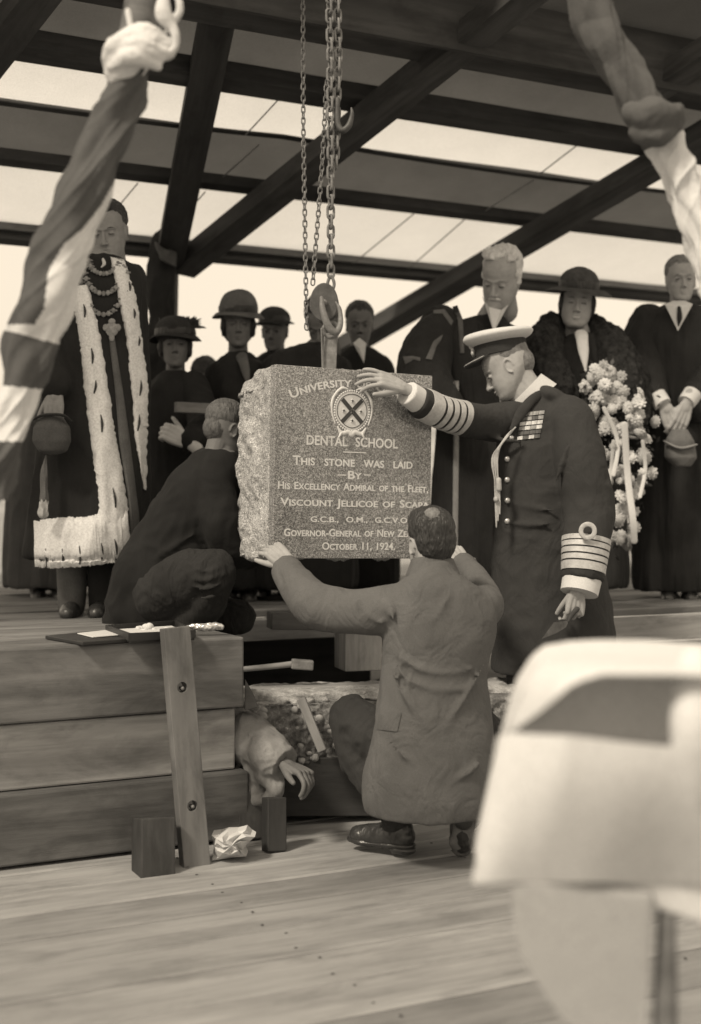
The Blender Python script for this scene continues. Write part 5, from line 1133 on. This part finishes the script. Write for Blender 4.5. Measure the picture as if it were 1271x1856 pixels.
# smiling woman in wide cloche, fur coat and bouquet
YW = 6.8
wm, Mw, bW = bystander('person in wide-brimmed dark hat and fur-collared coat, holding a large bouquet', 1046, 552, YW, 1086, yaw=172, pitch=-4, roll=-6, hs=1.10, coatm=M_gown, skin=M_skin, hw=70, hair=M_hair, lean=14, shoulder=632, full=.008, eyelid=True, bob=True)
g = G(); g.M = Mw; g.limb([(-.020, .0800, -.060), (-.009, .0872, -.0645), (.009, .0872, -.0645), (.020, .0800, -.060)], [.001, .0026, .0026, .001], seg=6); obj('smile', g, M_letter, wm)
def hat(parent, M, crown=(.095, .11, .09), brim=.055, z=.055, droop=.03, m=M_hat, up=.0, name='hat', tilt=0):
    MMt = M @ np.array(Matrix.Translation((0, -.005, z)) @ Euler((R(tilt), 0, 0)).to_matrix().to_4x4())
    g = G(); g.M = MMt; g.ell((0, 0, .02), crown); b = obj(name, g, m, parent, vox=.005, sm=2, fn=lambda co, no: co + no * np.array([noise.noise(Vector(c * 14)) for c in co])[:, None] * .006)
    g = G(); g.M = MMt; rg = []
    for (k, dz) in ((0, .004), (.5, -.2), (1, -1), (1.02, -1.15), (.5, -.4), (0, -.1)):
        rg.append([((crown[0] * .93 + brim * k) * math.cos(a), (crown[1] * .93 + brim * k) * math.sin(a), droop * dz * (1 + .35 * math.cos(a * 2 + 1)) + up * k) for a in np.linspace(0, 2 * math.pi, 40, endpoint=False)])
    ringloft(g, rg, cap=False); obj('brim', g, m, b)
    g = G(); g.M = MMt; ringloft(g, [ring(crown[0] * 1.0, crown[1] * 1.0, .0), ring(crown[0] * 1.01, crown[1] * 1.01, .015), ring(crown[0] * .985, crown[1] * .985, .032)], cap=False); obj('hat_band', g, M_hair, b); return b
hat(wm, Mw, crown=(.094, .108, .080), brim=.070, z=.078, droop=.022, m=M_hatb, tilt=-6)
fu = G(); fu.limb([P(1000, 590, YW + .06), P(985, 640, YW - .08), P(1015, 700, YW - .2), P(1040, 720, YW - .22)], [.07, .11, .09, .05], seg=20); fu.limb([P(1080, 590, YW + .06), P(1110, 640, YW - .08), P(1125, 700, YW - .17), P(1110, 760, YW - .2)], [.06, .11, .11, .08], seg=20)
fu.limb([P(985, 650, YW - .05), P(1000, 740, YW - .16), P(1060, 790, YW - .3)], [.09, .085, .06]); fu.limb([P(1135, 660, YW - .03), P(1150, 740, YW - .12), P(1110, 790, YW - .3)], [.09, .085, .06])
obj('fur_collar', fu, M_fur, wm, vox=.008, sm=2, fn=hairfn(.018, 40))
g = G(); g.limb([P(1054, 606, YW - .13), P(1057, 630, YW - .2), P(1062, 672, YW - .25)], [.034, .028, .006], flat=.5, up=(0, 1, 0)); obj('blouse_front', g, M_letter, wm)
hh = G(); hand(hh, P(1098, 790, YW - .3), (.4, -.3, .1), (0, -1, .3), size=.95); obj('gloved_hand', hh, M_skind, wm, vox=.004, sm=1)
BQ = thing('bouquet', 'large trailing bouquet of pale flowers tied with long white ribbons', 'bouquet', P(1125, 820, YW - .35))
fm = {}
def flower_mesh(kind, m):
    g = G(); rnd = random.Random(kind)
    npet = (7, 9, 11)[kind % 3]
    for lay in range(2 + kind % 2):
        for k in range(npet):
            a = 2 * math.pi * (k + lay * .5) / npet; r_ = .020 - lay * .006; t = .35 + lay * .45 + rnd.uniform(-.15, .15)
            c = np.array((r_ * math.cos(a) * math.cos(t * .5), -.004 - lay * .007, r_ * math.sin(a) * math.cos(t * .5))); g.ell(c, (.0115, .0035, .008), (0, -a, 0), nu=8, nv=5)
    g.ell((0, -.010 - .004 * lay, 0), .006, nu=8, nv=5); o = obj('t', g, m); d = o.data; d.name = 'flower'; bpy.data.objects.remove(o); return d
FM = [flower_mesh(k, M_petal if k < 4 else M_petal2) for k in range(6)]
rnd = random.Random(11); cl = [(1120, 730, 62, 50), (1105, 800, 45, 55), (1140, 770, 50, 50), (1150, 850, 35, 45), (1120, 900, 40, 50), (1095, 700, 35, 35), (1125, 960, 25, 40), (1090, 680, 22, 18)]
for k in range(130):
    cx, cy, rx, ry = cl[k % len(cl)]; a = rnd.uniform(0, 2 * math.pi); r_ = rnd.random() ** .5; x, y = cx + rx * r_ * math.cos(a), cy + ry * r_ * math.sin(a)
    o = bpy.data.objects.new('flower', FM[rnd.randrange(6)]); C.objects.link(o); o.parent = BQ; o.location = P(x, y, YW - .38 - .10 * (1 - r_) + rnd.uniform(-.03, .03)) - origin(BQ); s_ = rnd.uniform(.55, 1.35); o.scale = (s_, s_, s_); o.rotation_euler = (rnd.uniform(-.8, .8), rnd.uniform(-3, 3), rnd.uniform(-.8, .8))
g = G()
for k in range(420):
    cx, cy, rx, ry = cl[k % len(cl)]; a = rnd.uniform(0, 2 * math.pi); r_ = rnd.random() ** .5 * 1.25; p = P(cx + rx * r_ * math.cos(a), cy + ry * r_ * math.sin(a), YW - .33 + rnd.uniform(-.06, .06)); d = nrm(np.random.randn(3)); s_ = nrm(np.cross(d, np.random.randn(3))); L_ = rnd.uniform(.02, .055); w2 = L_ * .22
    g.add([p, p + d * L_ * .5 + s_ * w2, p + d * L_, p + d * L_ * .5 - s_ * w2], [(0, 1, 2, 3)])
o = obj('foliage', g, M_leaf, BQ); o['kind'] = 'stuff'
for (pts, w2) in (([(1132, 770), (1138, 860), (1147, 940), (1150, 980)], .016), ([(1112, 800), (1108, 850), (1100, 890)], .009), ([(1165, 800), (1170, 850), (1160, 900)], .009), ([(1095, 740), (1120, 800), (1112, 860)], .010)):
    g = G(); g.limb([P(x, y, YW - .50 + .03 * math.sin(i * 2)) for i, (x, y) in enumerate(pts)], w2, flat=.25, up=(0, 1, 0), seg=12, fold=.05); obj('ribbon', g, M_white, BQ)
# man in gown with white tie, holding a pale cap
YG = 7.0
gm, Mg, bG = bystander('person in academic gown, dark tie on white shirt, hands folded over a pale cap', 1234, 510, YG, 1086, yaw=176, pitch=-3, hs=1.02, coatm=M_gown, skin=M_skin, hw=76, hair=M_mhair, lean=-2, shoulder=575, nf=11, fa=.03)
a1 = armg(gm, [P(1175, 585, YG), P(1160, 660, YG - .05), P(1180, 730, YG - .2)], [.10, .13, .10], M_gown, seed=4); a2 = armg(gm, [P(1285, 585, YG), P(1300, 660, YG - .05), P(1265, 730, YG - .2)], [.10, .13, .10], M_gown, seed=5)
a3 = armg(gm, [P(1170, 700, YG - .05), P(1165, 800, YG - .02), P(1170, 960, YG), P(1172, 1040, YG)], [.11, .09, .08, .06], M_gown, seed=6, fold=.15, nf=4)
g = G()
g.add([P(1205, 551, YG - .18), P(1222, 556, YG - .20), P(1229, 600, YG - .215), P(1240, 556, YG - .2), P(1256, 551, YG - .17), P(1222, 545, YG - .12), P(1242, 545, YG - .12)], [(0, 1, 2), (2, 3, 4), (0, 5, 1), (3, 6, 4), (1, 5, 6, 3), (1, 3, 2)]); obj('shirt_front', g, M_white, gm, smooth=False)
g = G(); g.limb([P(1231, 558, YG - .215), P(1232, 575, YG - .22), P(1230, 590, YG - .22)], [.010, .014, .004], flat=.4, up=(0, 1, 0)); obj('tie', g, M_black, gm)
for (x, y, s) in ((1196, 722, 1), (1250, 718, -1)):
    g = G(); g.limb([P(x - 6 * s, y - 4, YG - .27), P(x + 6 * s, y + 12, YG - .30)], [.050, .045], cap=False, seg=22); obj('shirt_cuff', g, M_white, gm)
hh = G(); hand(hh, P(1206, 738, YG - .30), (.35, -.1, -.9), (-.2, -1, .1), side=-1, curls=[(.3, .6, .4)] * 4, size=1.05); hand(hh, P(1244, 735, YG - .31), (-.35, -.1, -.9), (.2, -1, .1), side=1, curls=[(.3, .6, .4)] * 4, size=1.05); obj('hands', hh, M_skin, gm, vox=.004, sm=1)
PCp = thing('cap_in_hand', 'pale soft cap hanging from the folded hands of the right-hand gowned person', 'cap', P(1235, 830, YG - .33))
g = G(); g.loft([(P(1232, 778, YG - .34), .04, .03, 0, 3, 0, 0), (P(1232, 800, YG - .35), .075, .045, 0, 3, 0, 0), (P(1234, 830, YG - .35), .082, .05, 0, 3, 0, 0), (P(1238, 846, YG - .35), .04, .03, 0, 3, 0, 0)]); obj('crown', g, M_lining, PCp, vox=.007, sm=3)
g = G(); g.limb([P(1205, 800, YG - .39), P(1232, 812, YG - .41), P(1262, 806, YG - .39)], [.008, .012, .008], flat=.6, seg=10); obj('brim', g, M_khaki, PCp)
# woman in bell hat behind the stone
YB = 6.9
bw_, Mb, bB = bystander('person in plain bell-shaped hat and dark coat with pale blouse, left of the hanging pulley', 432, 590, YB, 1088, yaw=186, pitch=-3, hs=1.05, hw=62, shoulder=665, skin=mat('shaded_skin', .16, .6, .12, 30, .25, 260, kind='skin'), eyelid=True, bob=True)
hat(bw_, Mb, crown=(.098, .112, .095), brim=.038, z=.066, droop=.022, m=mat('brown_felt', .13, .95, .2, 12, .4, 200), tilt=-4)
g = G(); g.limb([P(438, 646, YB - .12), P(444, 666, YB - .17), P(451, 700, YB - .2)], [.030, .024, .006], flat=.4, up=(0, 1, 0)); obj('blouse_front', g, M_lining, bw_)
# woman in feathered hat
YF = 6.75
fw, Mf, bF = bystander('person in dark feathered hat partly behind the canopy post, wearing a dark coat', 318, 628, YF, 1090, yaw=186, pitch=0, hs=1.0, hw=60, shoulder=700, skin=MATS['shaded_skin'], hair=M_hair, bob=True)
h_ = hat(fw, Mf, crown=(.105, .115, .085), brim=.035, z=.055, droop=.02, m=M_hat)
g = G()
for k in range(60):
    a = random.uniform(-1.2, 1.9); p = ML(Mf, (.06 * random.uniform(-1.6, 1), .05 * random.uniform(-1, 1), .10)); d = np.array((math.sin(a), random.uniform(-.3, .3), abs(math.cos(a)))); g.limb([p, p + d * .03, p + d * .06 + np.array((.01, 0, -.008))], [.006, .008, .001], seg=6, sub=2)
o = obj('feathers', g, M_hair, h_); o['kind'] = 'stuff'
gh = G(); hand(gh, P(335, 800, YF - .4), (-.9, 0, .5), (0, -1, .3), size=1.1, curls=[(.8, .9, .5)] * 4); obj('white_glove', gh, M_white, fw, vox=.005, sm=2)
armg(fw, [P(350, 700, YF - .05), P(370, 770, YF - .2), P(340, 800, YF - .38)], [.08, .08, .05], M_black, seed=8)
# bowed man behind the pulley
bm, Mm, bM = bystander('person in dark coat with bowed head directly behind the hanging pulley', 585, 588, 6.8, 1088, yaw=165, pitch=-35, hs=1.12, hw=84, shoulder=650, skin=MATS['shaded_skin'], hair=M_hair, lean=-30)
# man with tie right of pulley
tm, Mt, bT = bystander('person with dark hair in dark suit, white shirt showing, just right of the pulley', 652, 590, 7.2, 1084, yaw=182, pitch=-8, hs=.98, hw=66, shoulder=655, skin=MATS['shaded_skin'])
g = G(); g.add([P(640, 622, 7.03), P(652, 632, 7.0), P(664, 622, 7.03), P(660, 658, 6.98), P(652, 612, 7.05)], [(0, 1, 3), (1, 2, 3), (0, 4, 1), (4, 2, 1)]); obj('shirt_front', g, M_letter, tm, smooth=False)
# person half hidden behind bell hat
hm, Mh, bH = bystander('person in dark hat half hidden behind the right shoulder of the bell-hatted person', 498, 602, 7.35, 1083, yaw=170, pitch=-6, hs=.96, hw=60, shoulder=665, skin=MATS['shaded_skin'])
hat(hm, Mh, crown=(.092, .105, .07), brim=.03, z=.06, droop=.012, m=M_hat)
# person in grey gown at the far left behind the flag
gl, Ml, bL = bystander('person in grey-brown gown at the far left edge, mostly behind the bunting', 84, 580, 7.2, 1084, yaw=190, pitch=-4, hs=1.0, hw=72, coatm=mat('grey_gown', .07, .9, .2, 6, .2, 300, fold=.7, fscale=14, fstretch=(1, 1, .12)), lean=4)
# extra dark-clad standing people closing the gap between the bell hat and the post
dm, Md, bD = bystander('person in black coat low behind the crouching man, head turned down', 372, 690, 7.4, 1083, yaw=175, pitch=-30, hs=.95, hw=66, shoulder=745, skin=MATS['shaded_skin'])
RL = tag(sbar('chair_rail', P(318, 738, 6.3), P(440, 744, 6.45), .04, .05, M_mwood, None), 'dark wooden chair rail behind the crouching man', 'rail')
tag(sbar('pale_batten', P(770, 1016, 6.2), P(860, 1018, 6.3), .03, .035, M_letter, None), 'thin pale batten lying behind the kneeling man\'s right hand', 'batten')

# ================================================================== BUNTING-WRAPPED POLES
def wrapped(name, label, cen, Y, split, mats_, seed, pole=None):
    root = thing(name, label, 'bunting', P(cen[-1][0], cen[-1][1], Y))
    pts = [P(x, y, Y) for x, y, r_ in cen]; rad = [r_ / F * Y for x, y, r_ in cen]
    g = G(); g.limb([p for p in pts], [max(.02, r_ * .35) for r_ in rad], seg=12); obj('pole', g, M_mwood, root)
    g = G(); g.limb(pts, rad, seg=120, sub=34, cap=False)
    def tw(co, no):
        ax = nrm(pts[-1] - pts[0]); base = pts[0]; rel = co - base; t = rel @ ax; perp = rel - t[:, None] * ax; side = nrm(np.cross(ax, (0, 1, 0))); ang = np.arctan2(perp @ np.array((0, 1, 0)), perp @ side)
        d = .0075 * np.sin(3 * ang + t * 26 + 1.2 * np.sin(t * 7 + seed)) + .0055 * np.sin(5 * ang - t * 15 + seed) + .004 * np.sin(9 * ang + t * 40 + 2 * np.sin(ang * 2))
        ph = 1.5 * ang + t * 15 + 1.3 * np.sin(t * 4.1 + seed) + .5 * np.sin(ang * 2 + t * 9); d = d * .55 + .011 * (np.abs(np.sin(ph)) ** .45 - .6) + .005 * (np.abs(np.sin(ph * 2.3 + 1 + np.sin(t * 11))) ** .5 - .6)
        d += np.array([(.5 - abs(noise.noise(Vector(c * 9)) * 2)) * .006 for c in co]); return co + no * d[:, None]
    o = obj('bunting', g, mats_, root, fn=tw)
    me = o.data; base = np.array(origin(root))
    for p in me.polygons:
        c = np.array(p.center) + base; x = CX + F * c[0] / c[1]; y = HY - F * (c[2] - CAMZ) / c[1]; p.material_index = 1 if split(x, y, p.normal) else 0
    return root, o
def sideof(poly, x, y):
    ys = [p[1] for p in poly]; xs = [p[0] for p in poly]; return x > np.interp(y, ys, xs)
Lb = [(400, 0), (225, 300), (184, 372), (150, 415), (118, 440), (88, 490), (80, 560), (64, 585)]
fl1, fo1 = wrapped('bunting_pole', 'leaning pole wrapped in dark and white bunting at the left foreground', [(238, 112, 34), (219, 190, 38), (176, 290, 42), (140, 370, 46), (114, 440, 50), (90, 510, 49), (72, 570, 50), (52, 640, 46), (34, 720, 34), (16, 790, 30), (-10, 900, 26)], 3.35,
    lambda x, y, n_: (sideof(Lb, x, y) and y < 588) or (588 <= y < 612 + (x - 60) * .25) or (698 + x * .1 < y < 800), [M_flagd, M_flagw], 1)
g = G(); g.limb([P(225, 125, 3.33), P(232, 100, 3.32), P(262, 82, 3.32), P(300, 88, 3.33)], [.050, .062, .052, .03], seg=24, fold=.1, nf=4)
g.limb([P(205, 100, 3.3), P(245, 84, 3.27), P(295, 96, 3.3)], [.018, .024, .016], seg=14); g.limb([P(205, 122, 3.3), P(240, 102, 3.26), P(285, 118, 3.3)], [.016, .022, .014], seg=14)
g.limb([P(203, 108, 3.31), P(250, 92, 3.265), P(292, 106, 3.3)], [.012, .018, .012], seg=14); obj('white_binding', g, M_flagw, fl1, vox=.004, sm=2, fn=wrinkle(.003, 14, (1, 1, 3), 2))
g = G(); g.limb([P(240, 92, 3.42), P(252, 40, 3.44), P(262, -30, 3.46)], [.045, .045, .045], seg=18); obj('pole_top', g, M_mwood, fl1)
g = G(); g.limb([P(232, 20, 3.34), P(238, 55, 3.34)], .008); g.limb([P(300, -20, 3.32), P(296, 25, 3.31), P(316, 55, 3.31), P(318, 85, 3.31), P(302, 100, 3.31)], [.010, .022, .012, .009, .010], seg=10); g.limb([P(318, -20, 3.32), P(326, 20, 3.32), P(300, 60, 3.32)], [.008, .010, .006]); obj('binding_tail', g, M_flagw, fl1, vox=.004, sm=2)
Rb = [(0, 0)]
fr1, fo2 = wrapped('bunting_pole', 'pole wrapped in dark bunting that turns white below a knot, upper right foreground', [(1058, -30, 38), (1080, 40, 38), (1118, 110, 36), (1152, 170, 38), (1188, 225, 42), (1216, 280, 34), (1244, 350, 30), (1275, 430, 32), (1310, 540, 34)], 3.6, lambda x, y, n_: y > 262 + (x - 1190) * -.55, [M_flagd, M_flagw], 3)
g = G(); g.limb([P(1150, 205, 3.54), P(1186, 208, 3.52), P(1216, 212, 3.54)], [.035, .05, .035], seg=24); g.limb([P(1160, 240, 3.55), P(1190, 244, 3.53), P(1214, 232, 3.55)], [.03, .036, .025], seg=24); g.limb([P(1205, 200, 3.54), P(1228, 200, 3.54), P(1232, 222, 3.54), P(1215, 240, 3.53)], [.018, .02, .018, .014]); obj('knot', g, M_flagd, fr1, vox=.006, sm=3, fn=wrinkle(.005, 14, (1, 1, 1), 4))

# ================================================================== DRAPED CHAIR BACK IN THE FOREGROUND
YS = 2.05
CH = thing('draped_chair', 'chair covered with a large white sheet, out of focus at the lower right', 'chair', (.55, YS + .1, 0))
g = G()
def sheet(outline, Yf, depth, name, m, wr=.01, vox=.009, parent=CH):
    n = len(outline); g = G(); fr = [P(x, y, Yf(x, y)) for x, y in outline]; bk = [p + np.array((depth * .13, depth, 0)) for p in fr]; c1 = sum(fr) / n; c2 = sum(bk) / n
    g.add(fr + bk + [c1, c2], [(i, (i + 1) % n, 2 * n) for i in range(n)] + [((i + 1) % n + n, i + n, 2 * n + 1) for i in range(n)] + [(i, i + n, (i + 1) % n + n, (i + 1) % n) for i in range(n)])
    return obj(name, g, m, parent, vox=vox, sm=5, fn=wrinkle(wr, 3.5, (1, 1, .8), 2, ridge=False))
sheet([(958, 1216), (985, 1196), (1040, 1188), (1120, 1190), (1200, 1194), (1290, 1200), (1420, 1210), (1420, 1700), (1290, 1682), (1200, 1655), (1120, 1628), (1040, 1612), (980, 1612), (920, 1618), (848, 1624), (858, 1560), (872, 1470), (886, 1400), (900, 1340), (922, 1270)], lambda x, y: YS + .02, .30, 'white_sheet', M_sheet, .014)
# the upper fold of the sheet hangs forward over a hollow
g = G()
prof = []
for i in range(15):
    x = 915 + i * 36; t = i / 14
    prof.append(x)
top = G(); vs = []
nx = 26; ny = 10
for j in range(ny + 1):
    for i in range(nx + 1):
        x = 935 + (1440 - 935) * i / nx; e = np.interp(x, [935, 985, 1040, 1090, 1220, 1440], [1322, 1285, 1238, 1222, 1222, 1232]); y0 = np.interp(x, [935, 960, 1000, 1060, 1440], [1300, 1214, 1196, 1188, 1206]); t = j / ny; y = y0 + (e - y0) * t
        vs.append(P(x, y, YS + .03 - .16 * math.sin(t * math.pi / 2) * min(1, (x - 925) / 90)))
k = len(vs); vs += [v + np.array((0, .014, -.006)) for v in vs]; f = []
for j in range(ny):
    for i in range(nx): a = j * (nx + 1) + i; f += [(a, a + nx + 1, a + nx + 2, a + 1), (a + k, a + 1 + k, a + nx + 2 + k, a + nx + 1 + k)]
for i in range(nx): a = ny * (nx + 1) + i; f += [(a, a + k, a + 1 + k, a + 1), (i, i + 1, i + 1 + k, i + k)]
for j in range(ny): a = j * (nx + 1); f += [(a, a + k, a + nx + 1 + k, a + nx + 1), (a + nx, a + nx + nx + 1, a + nx + nx + 1 + k, a + nx + k)]
top.add(vs, f); obj('sheet_flap', top, M_sheet, CH)
low = G(); vs = []
for j in range(ny + 1):
    for i in range(nx + 1):
        xl = 904 - 46 * j / ny; x = xl + (1440 - xl) * i / nx; e = np.interp(x, [882, 930, 1040, 1150, 1240, 1440], [1345, 1332, 1336, 1350, 1358, 1368]); y0 = e; t = j / ny; y = e + (1600 - e) * t
        vs.append(P(x, y, YS + .0 - .105 * math.cos(t * math.pi / 2) * min(1, max(0, (x - xl)) / 120) + .007 * math.sin(x / 38 + t * 1.5) * min(1, (x - xl) / 60) * (.3 + t)))
k = len(vs); vs += [v + np.array((0, .016, .0)) for v in vs]; low.add(vs, f); obj('sheet_flap', low, M_sheet, CH)
g = G(); g.limb([P(1262, 1205, YS - .04), P(1256, 1300, YS - .09), P(1262, 1400, YS - .07), P(1270, 1500, YS - .02)], [.030, .034, .034, .03], seg=20); obj('sheet_fold', g, M_sheet, CH, vox=.006, sm=3)
for (x, y0, y1, w2, Y) in ((1206, 1655, 2050, 17, YS + .04), (1410, 1670, 2100, 17, YS + .04)):
    g = G(); g.limb([P(x + 2, y0, Y), P(x, (y0 + y1) / 2, Y), P(x - 6, y1, Y)], [w2 / F * Y, w2 * 1.3 / F * Y, w2 / F * Y], seg=16); obj('leg', g, M_wood, CH)
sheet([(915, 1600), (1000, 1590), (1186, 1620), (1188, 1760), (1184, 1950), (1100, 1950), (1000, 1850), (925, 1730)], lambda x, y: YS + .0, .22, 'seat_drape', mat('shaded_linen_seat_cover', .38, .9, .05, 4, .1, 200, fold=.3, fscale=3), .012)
for pt in ((.95, 2.5),):
    g = G(); g.limb([(pt[0], pt[1], .012), (pt[0], pt[1], .5)], [.016, .02], seg=12); obj('leg', g, M_mwood, CH)
